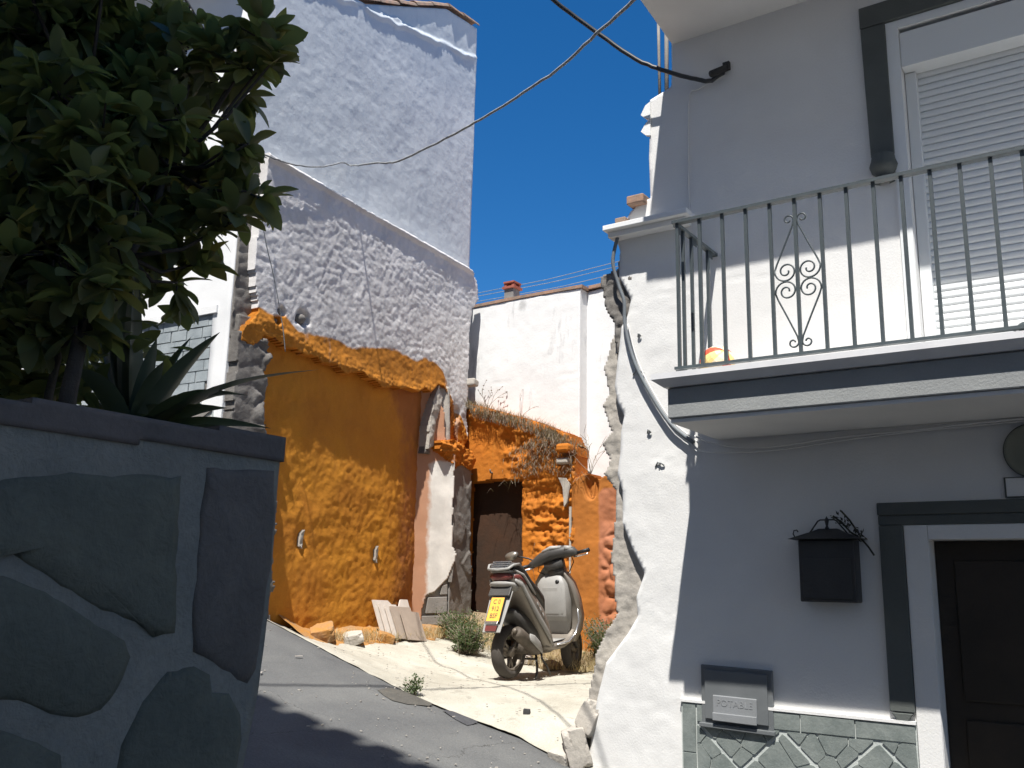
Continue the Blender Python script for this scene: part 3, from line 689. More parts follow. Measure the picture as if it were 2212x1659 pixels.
def twigs(name, base, n, h, m, r, label, cat, seed, lean=(0, 0), sp=.5, heads=0):
    rnd = random.Random(seed); mb = MB()
    for i in range(n):
        a = rnd.uniform(0, 6.28); p = Vector(base); d = Vector((math.cos(a) * sp + lean[0], math.sin(a) * sp * .5 + lean[1], 1)).normalized(); L_ = h * rnd.uniform(.5, 1); pts = [p.copy()]
        for k in range(5):
            d = (d + Vector((rnd.gauss(0, .18), rnd.gauss(0, .12), -.06))).normalized(); p = p + d * L_ / 5; pts.append(p.copy())
            if k >= 2:
                q = d.cross(Vector((rnd.gauss(0, 1), rnd.gauss(0, 1), rnd.gauss(0, 1)))).normalized()
                e = p + (d + q * .8) * L_ * .16; mb.tube([p, e], r * .6, 4)
                if heads: mb.lathe([(0, -.008), (.009, 0), (0, .008)], e, 5)
        mb.tube(pts, [r * (1 - .12 * k) for k in range(6)], 4)
        if heads: mb.lathe([(0, -.01), (.012, 0), (0, .01)], pts[-1], 5)
    o = mb.build(name, m, at=base); return tag(o, label, cat)
twigs('dead_stalk', (-6.75, 9.4, 3.75), 5, .5, M_dry, .004, 'dead branching stalk with seed heads on the ochre wall top', 'dead plant', 11, heads=1)
twigs('dead_stalk', (-6.25, 9.42, 3.62), 2, .45, M_dry, .004, 'single thin dead stalk leaning on the white wall', 'dead plant', 12, (.3, 0))
twigs('dead_twig', (-5.15, 9.2, 2.85), 6, .55, M_dry, .004, 'spray of dry twigs on the pinkish wall top beside the torn render', 'dead plant', 13, (-.1, 0), .7)
twigs('dead_twig', (-5.65, 9.2, 1.05), 3, 1.1, M_dry, .004, 'tall dry twigs rising behind the scooter handlebar', 'dead plant', 14, (.02, -.1), .12)

# ------------------------------------------------------------------ white house on the right
rh = empty('house', (-1, 6, .1), 'white village house on the right with balcony, grey trim and torn left edge', 'house')
plaster = [(-3.55, -.2), (-3.40, .25), (-3.378, .38), (-3.342, .62), (-3.305, .84), (-3.232, 1.09), (-3.068, 1.287), (-2.985, 1.415), (-2.995, 1.54), (-2.929, 1.70), (-3.02, 1.86), (-3.10, 2.05), (-3.098, 2.28), (-3.14, 2.40), (-3.116, 2.55), (-3.11, 2.70), (-3.08, 2.83), (-3.13, 2.92), (-3.16, 3.05), (-3.14, 3.2), (-3.12, 3.35), (-3.10, 3.5), (-3.05, 3.58), (-3.02, 3.7), (-3.07, 3.80), (-3.12, 3.9), (-3.11, 4.1), (-3.14, 4.2),
           (-3.12, 4.31), (-3.06, 4.33), (-3.02, 4.40), (-2.97, 4.43), (-2.955, 4.46), (-2.852, 4.47), (-2.86, 4.8), (-2.85, 5.0), (-2.845, 5.28), (-2.72, 5.32), (-2.667, 5.34), (-2.66, 5.5), (-2.66, 8.6), (4.5, 8.6), (4.5, -.4), (-3.55, -.4)]
win_h = [(-1.035, 2.9), (.9, 2.9), (.9, 5.26), (-1.035, 5.26)]
door_h = [(-1.08, -.3), (.35, -.3), (.35, 1.915), (-1.08, 1.915)]
def d_fac(a, b):
    old = np.clip((-2.45 - a + .3 * vn(a * 2, b * 1.5)) / .25, 0, 1) * np.clip((4.1 - b) / .2, 0, 1)
    crack = .010 * np.clip(1 - np.abs(b - (3.68 + .05 * vn(a * 6, 0 * b) + .06 * (a + 2.7))) / .010, 0, 1) * (a < -1.95)
    crack2 = .012 * np.clip(1 - np.abs(b - (2.48 - .14 * (a + 2.85) + .04 * vn(a * 9, b))) / .009, 0, 1) * (a < -2.4) * (a > -2.88)
    crack3 = .012 * np.clip(1 - np.abs(b - (1.50 - .45 * (a + 2.9) + .05 * vn(a * 9, b))) / .009, 0, 1) * (a < -2.55) * (a > -2.98)
    return .003 * fbm(a, b, 2.2, 4) + .0009 * fbm(a, b, 16, 3, 4.) + old * (.006 * fbm(a, b, 5, 5, 5., .6) + .0015 * ridged(a, b, 14, 3, 2.)) - .35 * (crack + crack2 + crack3)
relief('wall', FR, plaster, [win_h, door_h], .022, d_fac, M_facade, rh, thick=.045, rag=.0)
core = [(-3.75, -.4), (-3.50, .3), (-3.43, .62), (-3.40, .9), (-3.33, 1.15), (-3.26, 1.30), (-3.17, 1.42), (-3.19, 1.55), (-3.21, 1.8), (-3.19, 2.05), (-3.17, 2.28), (-3.27, 2.42), (-3.22, 2.52), (-3.29, 2.64), (-3.21, 2.72), (-3.29, 2.93), (-3.23, 3.02), (-3.27, 3.22), (-3.21, 3.42), (-3.16, 3.50), (-3.13, 3.62), (-3.20, 3.75), (-3.24, 3.90), (-3.16, 3.95), (-3.10, 4.20), (-2.86, 4.40), (-2.80, 5.2), (-2.66, 5.3), (-2.62, 8.5), (0, 8.5), (0, 5.42), (-1.2, 5.42), (-1.2, 2.75), (0, 2.75), (0, 2.1), (-1.25, 2.1), (-1.25, -.4)]
relief('torn_core', FR, core, [], .014, lambda a, b: -.05 + .020 * fbm(a, b, 7, 5, 6., .6) + .004 * cells(a, b, 11, 3), M_torn, rh, thick=.12, rag=.012)
mb = MB()
mb.b2((-2.75, 6.24, -.4), (-1.10, 11, 8.5)); mb.b2((-1.10, 6.26, 5.35), (4.5, 11, 8.5)); mb.b2((-1.10, 6.28, 1.97), (4.5, 11, 2.78)); mb.b2((-1.1, 6.9, 2.78), (4.5, 11, 5.35)); mb.b2((-1.1, 6.9, -.4), (4.5, 11, 1.97))
mb.b2((.95, 6.1, 2.78), (4.5, 6.9, 5.35)); mb.b2((.4, 6.1, -.4), (4.5, 6.9, 1.97)); mb.build('body', M_white, rh)
mb = MB(); mb.b2((-1.24, 6.047, -.4), (-1.0815, 6.35, 2.09)); mb.b2((-1.0815, 6.047, 1.9165), (.45, 6.35, 2.09)); mb.build('door_reveal', M_facade, rh)
mb = MB(); mb.b2((-1.19, 6.047, 2.76), (-1.0365, 6.35, 5.41)); mb.b2((-1.0365, 6.047, 5.2615), (1.0, 6.35, 5.41)); mb.build('window_reveal', M_facade, rh)
# broken dark masonry and step tiles at the torn edge
relief('broken_corner', FR, [(-3.28, 3.93), (-3.03, 3.97), (-3.0, 3.6), (-3.08, 3.4), (-3.15, 3.3), (-3.17, 3.55), (-3.25, 3.7)], [], .015, lambda a, b: -.02 + .01 * cells(a, b, 12, 4) + .02 * fbm(a, b, 9, 3), M_rubble, rh, thick=.1, rag=.015)
mb = MB(); mb.b2((-3.02, 5.93, 4.43), (-2.88, 6.12, 4.50)); mb.build('step_tile', M_terra, rh, bevel=.01)
mb = MB(); mb.b2((-3.12, 5.93, 4.29), (-3.03, 6.1, 4.345)); mb.build('step_tile', M_terra, rh, bevel=.01)
for z, s_ in ((5.17, .07), (5.03, .06)):
    MB().prism([(-2.92, z), (-2.88, z + s_), (-2.84, z + .09), (-2.84, z - .05), (-2.88, z - .04)], FR, -.02, .012).build('plaster_flake', M_white, rh)
MB().prism([(-3.16, 4.185), (-2.53, 4.185), (-2.53, 4.225), (-3.16, 4.225)], FR, 0, .10).build('cornice', M_white, rh)
MB().prism([(-3.18, 4.228), (-2.50, 4.228), (-2.50, 4.268), (-3.18, 4.268)], FR, -.04, .15).build('cornice_top', M_white, rh, bevel=.004)
# upper balcony slab over the facade
mb = MB(); mb.add([(-2.66, 6.04, 5.69), (-2.60, 5.15, 5.69), (4.5, 5.15, 5.69), (4.5, 6.04, 5.69), (-2.66, 6.04, 5.93), (-2.60, 5.15, 5.93), (4.5, 5.15, 5.93), (4.5, 6.04, 5.93)], [(0, 3, 2, 1), (4, 5, 6, 7), (0, 1, 5, 4), (1, 2, 6, 5), (2, 3, 7, 6), (3, 0, 4, 7)]).build('upper_slab', M_facade, rh, bevel=.012)
# balcony
bl = empty('balcony', (0, 5.6, 2.9)); bl.parent = rh; bl.location = Vector((-1, 5.6, 2.6)) - rh.location
mb = MB(); mb.b2((-2.385, 5.225, 2.625), (3.2, 6.0, 2.815)); mb.build('slab', M_fascia, bl, bevel=.008)
mb = MB(); mb.b2((-2.37, 5.24, 2.60), (3.18, 6.0, 2.6235)); mb.build('soffit', M_facade, bl)
mb = MB(); mb.add([(-2.465, 5.155, 2.865), (3.25, 5.155, 2.865), (3.25, 5.155, 2.90), (-2.465, 5.155, 2.90), (-2.40, 5.205, 2.818), (3.25, 5.205, 2.818), (-2.465, 6.0, 2.90), (3.25, 6.0, 2.90), (-2.40, 6.0, 2.818), (3.25, 6.0, 2.818), (-2.465, 6.0, 2.865), (3.25, 6, 2.865)],
       [(0, 1, 2, 3), (0, 4, 5, 1), (3, 2, 7, 6), (4, 8, 9, 5), (0, 3, 6, 10), (0, 10, 8, 4), (1, 5, 9, 11), (1, 11, 7, 2), (6, 7, 9, 8), (10, 6, 8)]).build('edge_cap', M_marble, bl)
rl = empty('balcony_railing', (-1, 5.3, 2.9), 'dark painted iron balcony railing with scrolled lyre ornament', 'railing')
def flat(lo, hi, name, par=rl, m=M_iron):
    mb = MB(); mb.b2(lo, hi); return mb.build(name, m, par)
flat((-2.36, 5.275, 3.915), (3.1, 5.325, 3.935), 'top_rail'); flat((-2.36, 5.28, 2.945), (3.1, 5.32, 2.962), 'bottom_rail')
flat((-2.375, 5.33, 3.915), (-2.335, 6.0, 3.935), 'side_top_rail'); flat((-2.37, 5.325, 2.945), (-2.34, 6.0, 2.962), 'side_bottom_rail')
me_bar = None
def bar(x, y):
    global me_bar
    if me_bar is None:
        mb = MB(); mb.box((0, 0, 0), (.020, .020, .955)); o = mb.build('bar', M_iron, None, local=True); me_bar = o.data
    else:
        o = bpy.data.objects.new('bar', me_bar); COL.objects.link(o)
    o.parent = rl; o.location = Vector((x, y, 3.4395)) - rl.location
for k in range(36): bar(-2.331 + .1523 * k, 5.30)
for k in range(4): bar(-2.355, 5.44 + .14 * k)
for y in (5.36, 5.62, 5.9): flat((-2.35, y - .03, 3.87), (-2.345, y + .03, 3.915), 'side_bracket')
# scroll ornament: four mirrored curves
CX0, CZ0, YS = -1.5695, 3.408, 5.30
for sx in (-1, 1):
    for sz in (-1, 1):
        pts = []
        n_ = 18; top = [(.042 + (.011 + .022 * k / n_) * math.cos(R(-170 + 375 * k / n_)), .383 + (.011 + .022 * k / n_) * math.sin(R(-170 + 375 * k / n_))) for k in range(n_ + 1)]      # end curl
        pts += top + [(.018, .345), (.07, .225), (.122, .11)]
        pts += [(.136, .07)]
        sp = spiral(.068, .062, .068, .014, 0.1, -1.55, 34)
        pts += sp
        mb = MB(); mb.tube([(CX0 + sx * x, YS, CZ0 + sz * z) for x, z in pts], .0056, 6); mb.build('scroll', M_iron, rl)
# roller shutter door onto the balcony
wd = empty('shutter_door', (0, 6.1, 2.9)); wd.parent = rh; wd.location = Vector((-.1, 6.1, 2.9)) - rh.location
mb = MB(); mb.b2((-1.033, 6.0, 4.98), (.9, 6.14, 5.23)); mb.build('shutter_box', M_shut, wd, bevel=.004)
mb = MB(); mb.b2((-1.033, 6.09, 2.905), (-.965, 6.15, 4.975)); mb.build('guide_rail', M_shut, wd, bevel=.003)
mb = MB(); mb.b2((-1.03, 6.16, 2.905), (.9, 6.2, 4.98)); mb.build('shutter_backing', M_gap, wd)
sl_me = None
for k in range(43):
    z = 2.935 + .0478 * k
    if sl_me is None:
        mb = MB(); pr = [(.0, .0), (.008, .002), (.012, .012), (.013, .026), (.011, .038), (.005, .0462), (0, .0462)]
        mb.loft([[(x, -d, h) for d, h in pr] for x in (0, 1.86)], smooth=False); o = mb.build('slat', M_shut, None, local=True); sl_me = o.data
    else:
        o = bpy.data.objects.new('slat', sl_me); COL.objects.link(o)
    o.parent = wd; o.location = Vector((-.965, 6.15, z)) - rh.location - wd.location
mb = MB(); mb.b2((-.965, 6.12, 2.903), (.9, 6.15, 2.93)); mb.build('bottom_bar', M_shut, wd)
wf = empty('window_trim', (0, 6, 4.2)); wf.parent = rh; wf.location = Vector((-.1, 6, 4.2)) - rh.location
MB().prism([(-1.27, 5.32), (-1.115, 5.32), (-1.11, 4.38), (-1.255, 4.38)], FR, .001, .032).build('side_band', M_dark_trim, wf, bevel=.005)
MB().prism([(-1.272, 5.325), (1.2, 5.325), (1.2, 5.48), (-1.272, 5.48)], FR, .001, .034).build('top_band', M_dark_trim, wf, bevel=.005)
mb = MB(); mb.lathe([(.03, 4.19), (.062, 4.20), (.055, 4.225), (.04, 4.24), (.075, 4.27), (.088, 4.31), (.075, 4.35), (.07, 4.385)], (-1.183, 5.985, 0), 18); mb.build('finial', M_dark_trim, wf)
MB().prism([(-1.113, 2.91), (-1.037, 2.91), (-1.037, 5.32), (-1.113, 5.32)], FR, .001, .014).build('inner_band', M_shut, wf)
MB().prism([(-1.036, 5.262), (.9, 5.262), (.9, 5.32), (-1.036, 5.32)], FR, .001, .014).build('inner_band', M_shut, wf)
# front door
dd = empty('front_door', (0, 6.2, 0)); dd.parent = rh; dd.location = Vector((-.4, 6.2, 0)) - rh.location
mb = MB(); mb.b2((-1.078, 6.16, -.1), (.35, 6.24, 1.91)); mb.build('leaf', M_wood, dd)
for x0, x1 in ((-.98, -.45), (-.36, .25)):
    for z0, z1 in ((.15, .9), (1.0, 1.8)):
        mb = MB(); mb.b2((x0, 6.145, z0), (x1, 6.165, z1)); mb.build('door_panel', M_wood, dd, bevel=.012)
mb = MB(); mb.lathe([(0, 0), (.022, .0), (.026, .02), (.018, .035), (0, .04)], (-.40, 6.145, 1.0), 12, Matrix.Rotation(R(90), 4, 'X')); mb.build('door_knob', M_conc, dd)
MB().prism([(-1.352, .93), (-1.215, .93), (-1.215, 2.0), (-1.352, 2.0)], FR, .001, .028).build('side_band', M_dark_trim, dd, bevel=.005)
MB().prism([(-1.354, 2.003), (.6, 2.003), (.6, 2.06), (-1.354, 2.06)], FR, .001, .022).build('top_band', M_dark_trim, dd, bevel=.004)
MB().prism([(-1.356, 2.062), (.6, 2.062), (.6, 2.137), (-1.356, 2.137)], FR, .001, .034).build('top_band', M_dark_trim, dd, bevel=.006)
MB().prism([(-1.345, .925), (-1.225, .925), (-1.25, .89), (-1.285, .855), (-1.32, .89)], FR, .001, .03).build('finial', M_dark_trim, dd, bevel=.004)
MB().prism([(-1.212, -.1), (-1.082, -.1), (-1.082, 2.0), (-1.212, 2.0)], FR, .001, .016).build('inner_band', M_facade, dd, bevel=.003)
MB().prism([(-1.080, 1.917), (.6, 1.917), (.6, 2.0), (-1.080, 2.0)], FR, .001, .016).build('inner_band', M_facade, dd, bevel=.003)
# stone-tile dado
da = empty('stone_dado', (0, 6, 0)); da.parent = rh; da.location = Vector((-1.9, 6, .1)) - rh.location
MB().prism([(-2.665, -.3), (-1.215, -.3), (-1.215, .865), (-2.665, .878)], FR, .001, .018).build('grout', M_grout, da)
MB().prism([(-2.67, .879), (-1.215, .866), (-1.215, .884), (-2.67, .896)], FR, -.01, .032).build('top_lip', M_facade, da)
x = -2.555
rnd = random.Random(9)
for x0, x1 in ((-2.553, -2.256), (-2.249, -2.052), (-2.045, -1.885), (-1.878, -1.56), (-1.553, -1.222)):
    MB().prism([(x0, .765), (x1, .765), (x1, .862), (x0, .866)], FR, .010, .026 + rnd.uniform(0, .003)).build('border_stone', M_stone_g, da, bevel=.002)
for z0, z1 in ((.572, .868), (.27, .566), (-.03, .264), (-.3, -.036)):
    MB().prism([(-2.655, z0), (-2.565, z0), (-2.565, z1), (-2.655, z1)], FR, .010, .026).build('border_stone', M_stone_g, da, bevel=.002)
# diamonds filled with crazy stones
S = .30
tiles = []
x0, x1, z0, z1 = -2.555, -1.222, -.3, .758
for i in range(-2, 6):
    for j in range(-4, 3):
        cx = -2.27 + (i + (j % 2) * .5) * .56 ; cz = .758 + j * .26
        t = [(cx - .262, cz), (cx, cz - .243), (cx + .262, cz), (cx, cz + .243)]
        for a, b, c in ((-1, 0, -x0), (1, 0, x1), (0, -1, -z0), (0, 1, z1)): t = clip(t, a, b, c) if t else t
        if len(t) > 2: tiles.append(t)
for t in tiles:
    xs = [p[0] for p in t]; zs = [p[1] for p in t]
    sd = []
    for _ in range(400):
        p = (rnd.uniform(min(xs), max(xs)), rnd.uniform(min(zs), max(zs)))
        if inside(np.array([p[0]]), np.array([p[1]]), t)[0] and all(math.hypot(p[0] - q[0], p[1] - q[1]) > .125 for q in sd): sd.append(p)
    if not sd: sd = [(sum(xs) / len(xs), sum(zs) / len(zs))]
    for c in voronoi(t, sd, .0034):
        MB().prism(rough_poly(c, .003, rnd, .09), FR, .010, .024 + rnd.uniform(0, .004)).build('stone', M_stone_g, da)
# marble sill below the facade foot
# water meter box
wm = empty('meter_box', (-2.28, 6, .75), 'grey plastic water meter cover set in the wall above the stone dado', 'meter box')
M_pl = mat('grey_meter_plastic', (.15, .16, .165), (.13, .14, .145), rough=.45, scale=6, spec=.4, fine=.1)
M_pl2 = mat('lighter_meter_flap', (.24, .25, .26), (.22, .23, .235), rough=.45, scale=6, spec=.4, fine=.08)
MB().prism([(-2.52, .755), (-2.045, .742), (-2.045, 1.112), (-2.52, 1.122)], FR, .002, .030).build('frame', M_pl, wm, bevel=.006)
MB().prism([(-2.49, .79), (-2.075, .78), (-2.075, 1.085), (-2.49, 1.093)], FR, .030, .044).build('lid', M_pl, wm, bevel=.004)
MB().prism([(-2.43, .792), (-2.14, .785), (-2.14, .935), (-2.43, .94)], FR, .044, .060).build('flap', M_pl2, wm, bevel=.005)
MB().prism([(-2.43, .785), (-2.14, .778), (-2.14, .83), (-2.43, .834)], FR, .060, .072).build('flap_lip', M_pl2, wm, bevel=.004)
MB().prism([(-2.53, .738), (-2.035, .725), (-2.035, .752), (-2.53, .765)], FR, .002, .052).build('bottom_lip', M_pl, wm, bevel=.004)
def text(name, body, size, loc, rot, m, parent, depth=.002, align='CENTER', sx=1.0):
    cu = bpy.data.curves.new(name, 'FONT'); cu.body = body; cu.size = size; cu.extrude = depth; cu.align_x = align; cu.align_y = 'CENTER'; cu.resolution_u = 3
    t = bpy.data.objects.new('tmp_text', cu); COL.objects.link(t)
    bpy.context.view_layer.update()
    me = bpy.data.meshes.new_from_object(t.evaluated_get(bpy.context.evaluated_depsgraph_get()))
    bpy.data.objects.remove(t)
    me.materials.clear(); me.materials.append(m)
    o = bpy.data.objects.new(name, me); COL.objects.link(o); o.parent = parent; o.location = loc; o.rotation_euler = rot; o.scale = (sx, 1, 1)
    return o
text('lettering', 'POTABLE', .058, Vector((-2.285, 6 - .0605, .892)) - wm.location, (R(90), R(1), 0), M_pl2, wm, .0012)
# mailbox
ml = empty('mailbox', (-1.64, 5.93, 1.54), 'black metal lantern-shaped mailbox with peaked lid on the white wall', 'mailbox')
M_mb = mat('mailbox_black_paint', (.05, .05, .05), (.038, .038, .038), rough=.55, scale=4, bump=.2, bscale=60, spec=.35)
mb = MB(); mb.b2((-1.815, 5.87, 1.54), (-1.475, 5.995, 1.915)); mb.build('box', M_mb, ml, bevel=.008)
mb = MB(); mb.b2((-1.79, 5.862, 1.56), (-1.50, 5.872, 1.80)); mb.build('door', M_mb, ml, bevel=.004)
mb = MB(); mb.add([(-1.865, 5.82, 1.918), (-1.425, 5.82, 1.918), (-1.425, 5.998, 1.918), (-1.865, 5.998, 1.918), (-1.74, 5.90, 1.965), (-1.55, 5.90, 1.965), (-1.55, 5.99, 1.965), (-1.74, 5.99, 1.965), (-1.70, 5.93, 1.985), (-1.59, 5.93, 1.985), (-1.59, 5.99, 1.985), (-1.70, 5.99, 1.985)],
       [(0, 3, 2, 1), (0, 1, 5, 4), (1, 2, 6, 5), (2, 3, 7, 6), (3, 0, 4, 7), (4, 5, 9, 8), (5, 6, 10, 9), (6, 7, 11, 10), (7, 4, 8, 11), (8, 9, 10, 11)]).build('lid', M_mb, ml)
mb = MB(); mb.tube([(-1.76, 5.92, 1.95), (-1.70, 5.92, 2.03), (-1.685, 5.92, 2.038), (-1.60, 5.92, 2.038), (-1.585, 5.92, 2.03), (-1.52, 5.92, 1.95)], .005, 6); mb.build('carrying_loop', M_mb, ml)
mb = MB(); mb.lathe([(0, 1.98), (.014, 1.985), (.007, 2.0), (.012, 2.025), (.015, 2.038), (.006, 2.05), (0, 2.062)], (-1.645, 5.92, 0), 10); mb.build('finial', M_mb, ml)
for cx, s in ((-1.83, 1), (-1.455, -1)):
    mb = MB(); mb.tube([(cx + s * x, 5.87, 1.93 + z) for x, z in [(0, 0), (-.012, .02), (-.006, .042), (.012, .045), (.02, .032)]], .0042, 5); mb.build('curl', M_mb, ml)
sp_ = empty('dried_sprig', (-1.46, 5.9, 1.92), 'dried olive sprig tucked behind the lid of the black mailbox', 'dried sprig')
rnd = random.Random(5)
M_sprig = leafmat('dried_sprig', (.05, .05, .035), (.035, .035, .025), .1, .8)
for pts in ([(-1.60, 2.06), (-1.55, 2.02), (-1.50, 1.96), (-1.44, 1.92), (-1.40, 1.87), (-1.37, 1.82)], [(-1.55, 2.09), (-1.50, 2.03), (-1.47, 1.98), (-1.44, 1.93)]):
    mb = MB(); mb.tube([(x, 5.90, z) for x, z in pts], .006, 5); mb.build('stem', M_sprig, sp_)
mb = MB()
for i in range(70):
    t = rnd.random(); x = -1.58 + .17 * t + rnd.gauss(0, .012); z = 2.06 - .14 * t + rnd.gauss(0, .015); y = 5.89 + rnd.uniform(-.03, .03)
    a = rnd.uniform(1.2, 3.4); l = rnd.uniform(.015, .035); mb.add([(x, y, z), (x + l * math.cos(a) * .5 + .005, y - .004, z + l * math.sin(a) * .5), (x + l * math.cos(a), y, z + l * math.sin(a)), (x + l * math.cos(a) * .5 - .005, y + .004, z + l * math.sin(a) * .5 - .004)], [(0, 1, 2, 3)])
tag(mb.build('leaves', M_sprig, sp_), kind='stuff')
# round plate and number sign over the door
rp = empty('round_wall_plate', (-.475, 6, 2.40), 'round dark olive plate hung on the wall above the door', 'wall plate')
M_plate = mat('olive_glazed_plate', (.22, .225, .18), (.18, .185, .15), rough=.45, scale=6, fine=.1)
RX = Matrix.Rotation(R(90), 4, 'X')
mb = MB(); mb.lathe([(0, .012), (.10, .014), (.135, .024), (.150, .034), (.155, .03), (.14, .012), (.10, .002), (0, .002)], (-.487, 5.998, 2.405), 40, RX); mb.build('dish', M_plate, rp)
mb = MB(); mb.lathe([(.150, .030), (.1565, .034), (.1575, .028), (.150, .024)], (-.487, 5.998, 2.405), 40, RX); mb.build('rim', M_gap, rp)
mb = MB(); mb.lathe([(0, .020), (.02, .018), (.024, .013), (0, .013)], (-.487, 5.998, 2.405), 10, RX); mb.build('emblem', M_fstone2, rp)
ns = empty('number_sign', (-.49, 6, 2.19), 'small white tile house number with dark border above the door', 'number sign')
mb = MB(); mb.b2((-.655, 5.985, 2.145), (-.36, 5.999, 2.262)); mb.build('border', M_dark_trim, ns)
mb = MB(); mb.b2((-.645, 5.981, 2.152), (-.37, 5.984, 2.255)); mb.build('tile', M_facade, ns)
text('numeral', '8', .1, Vector((-.508, 5.979, 2.203)) - ns.location, (R(90), 0, 0), M_black, ns, .001)
# ball on the balcony
ba = empty('beach_ball', (-2.17, 5.52, 3.01), 'pale yellow and red beach ball on the balcony floor', 'ball')
for nm, cols in (('yellow_panel', (.85, .62, .25)), ('red_panel', (.75, .10, .05)), ('cream_panel', (.85, .72, .52))):
    m_ = mat('ball_' + nm, cols, cols, rough=.4, fine=.02)
    mb = MB()
    for w_ in range(9):
        k = ['yellow_panel', 'cream_panel', 'red_panel'].index(nm)
        if w_ % 3 != k: continue
        a0, a1 = w_ * 2 * math.pi / 9, (w_ + 1) * 2 * math.pi / 9
        for i in range(10):
            for j in range(3):
                q = []
                for ii, jj in ((i, j), (i + 1, j), (i + 1, j + 1), (i, j + 1)):
                    th = math.pi * ii / 10; ph = a0 + (a1 - a0) * jj / 3
                    q.append(Vector((-2.17, 5.52, 3.013)) + Matrix.Rotation(.9, 3, 'Y') @ Matrix.Rotation(.5, 3, 'X') @ Vector((.112 * math.sin(th) * math.cos(ph), .112 * math.sin(th) * math.sin(ph), .112 * math.cos(th))))
                mb.add(q, [(0, 1, 2, 3)], True)
    mb.build(nm, m_, ba)
# cap-like dark thing lying by the railing
cp = empty('cap', (-.42, 5.42, 2.91), 'small dark cap with pale print lying behind the balcony railing', 'cap')
mb = MB(); mb.lathe([(.085, 2.905), (.088, 2.94), (.078, 2.975), (.05, 2.998), (0, 3.005)], (-.40, 5.40, 0), 14); mb.build('crown', M_iron, cp)
mb = MB(); mb.add([(-.47, 5.34, 2.915), (-.56, 5.33, 2.908), (-.575, 5.40, 2.908), (-.56, 5.46, 2.908), (-.47, 5.46, 2.915), (-.47, 5.34, 2.922), (-.56, 5.33, 2.914), (-.575, 5.40, 2.914), (-.56, 5.46, 2.914), (-.47, 5.46, 2.922)], [(0, 1, 2, 3, 4), (9, 8, 7, 6, 5), (0, 5, 6, 1), (1, 6, 7, 2), (2, 7, 8, 3), (3, 8, 9, 4)]).build('brim', M_iron, cp)
for x in (-.455, -.375): 
    mb = MB(); mb.box((x, 5.325, 2.94), (.012, .012, .022)); mb.build('print', M_marble, cp)

# ------------------------------------------------------------------ cables and cords
def cable(name, pts, r, m, label, cat='cable', n=8, sub=6, wob=0.0, seed=0, group=None):
    rnd = random.Random(seed); P = [Vector(p) for p in pts]; out = []
    for i in range(len(P) - 1):
        p0, p1, p2, p3 = P[max(i - 1, 0)], P[i], P[i + 1], P[min(i + 2, len(P) - 1)]
        for k in range(sub):
            t = k / sub
            out.append(.5 * ((2 * p1) + (p2 - p0) * t + (2 * p0 - 5 * p1 + 4 * p2 - p3) * t * t + (3 * p1 - p0 - 3 * p2 + p3) * t ** 3) + Vector([rnd.gauss(0, wob) for _ in range(3)]))
    out.append(P[-1])
    mb = MB(); mb.tube(out, r, n); o = mb.build(name, m, at=tuple(P[0]))
    return tag(o, label, cat, group)
cable('power_cable', [(-4.3, 1.2, 8.0), (-3.9, 4.0, 6.75), (-3.45, 5.3, 6.10), (-3.17, 5.65, 5.82), (-2.86, 5.8, 5.53), (-2.64, 5.86, 5.39), (-2.43, 5.90, 5.28), (-2.33, 5.93, 5.25), (-2.27, 5.97, 5.30), (-2.25, 6.02, 5.33)], .017, M_cable, 'thick black bundled cable crossing the sky to the right house', wob=.0015)
ah = MB(); ah.tube([(-2.30, 5.88, 5.27), (-2.24, 5.96, 5.33), (-2.22, 6.0, 5.36)], .026, 8); ah.box((-2.22, 5.985, 5.36), (.05, .03, .06))
tag(ah.build('cable_anchor', M_gap, at=(-2.23, 6, 5.35)), 'dark anchor holding the thick cable on the facade', 'anchor')
cable('cord', [(-0.813, 2.191, 3.409), (-1.196, 2.708, 3.748), (-1.595, 3.22, 4.065), (-2.003, 3.631, 4.27), (-2.514, 4.097, 4.472), (-3.126, 4.502, 4.641), (-3.658, 4.843, 4.796), (-4.137, 5.105, 4.913), (-4.885, 5.427, 5.051), (-5.241, 5.526, 5.164), (-6.676, 6.685, 5.963), (-6.662, 6.533, 5.935), (-6.638, 6.252, 5.768), (-6.603, 5.851, 5.612), (-6.58, 5.595, 5.561), (-6.559, 5.351, 5.525), (-6.551, 5.261, 5.523)], .0085, M_cord, 'thin grey twisted cord sagging across the yard to the tall house', 'cord', 6, wob=.002)
cable('cord', [(-6.50, 5.31, 5.50), (-6.475, 5.26, 5.36), (-6.50, 5.43, 4.76), (-6.51, 5.60, 4.36), (-6.52, 5.75, 3.95), (-6.53, 5.82, 3.70)], .005, M_cord, 'thin cord hanging down the grey ruined wall', 'cord', 5)
LOW = [(-3.10, 5.94, 4.19), (-3.135, 5.93, 4.0), (-3.10, 5.95, 3.82), (-3.06, 5.965, 3.68), (-3.055, 5.968, 3.5), (-2.99, 5.968, 3.24), (-2.87, 5.965, 2.99), (-2.71, 5.965, 2.74), (-2.53, 5.965, 2.585)]
cable('wall_cable', LOW, .014, M_gcable, 'thick blue-grey cable running down the torn edge of the right house', n=8)
cable('wall_cable', [(x + .018, y + .012, z + .010) for x, y, z in LOW[4:]] + [(-2.45, 5.96, 2.52), (-2.0, 5.97, 2.50), (-1.4, 5.97, 2.545), (-.8, 5.97, 2.57), (.5, 5.97, 2.59), (3, 5.97, 2.6)], .005, M_facade, 'thinner cable following the torn edge then under the balcony', n=6)
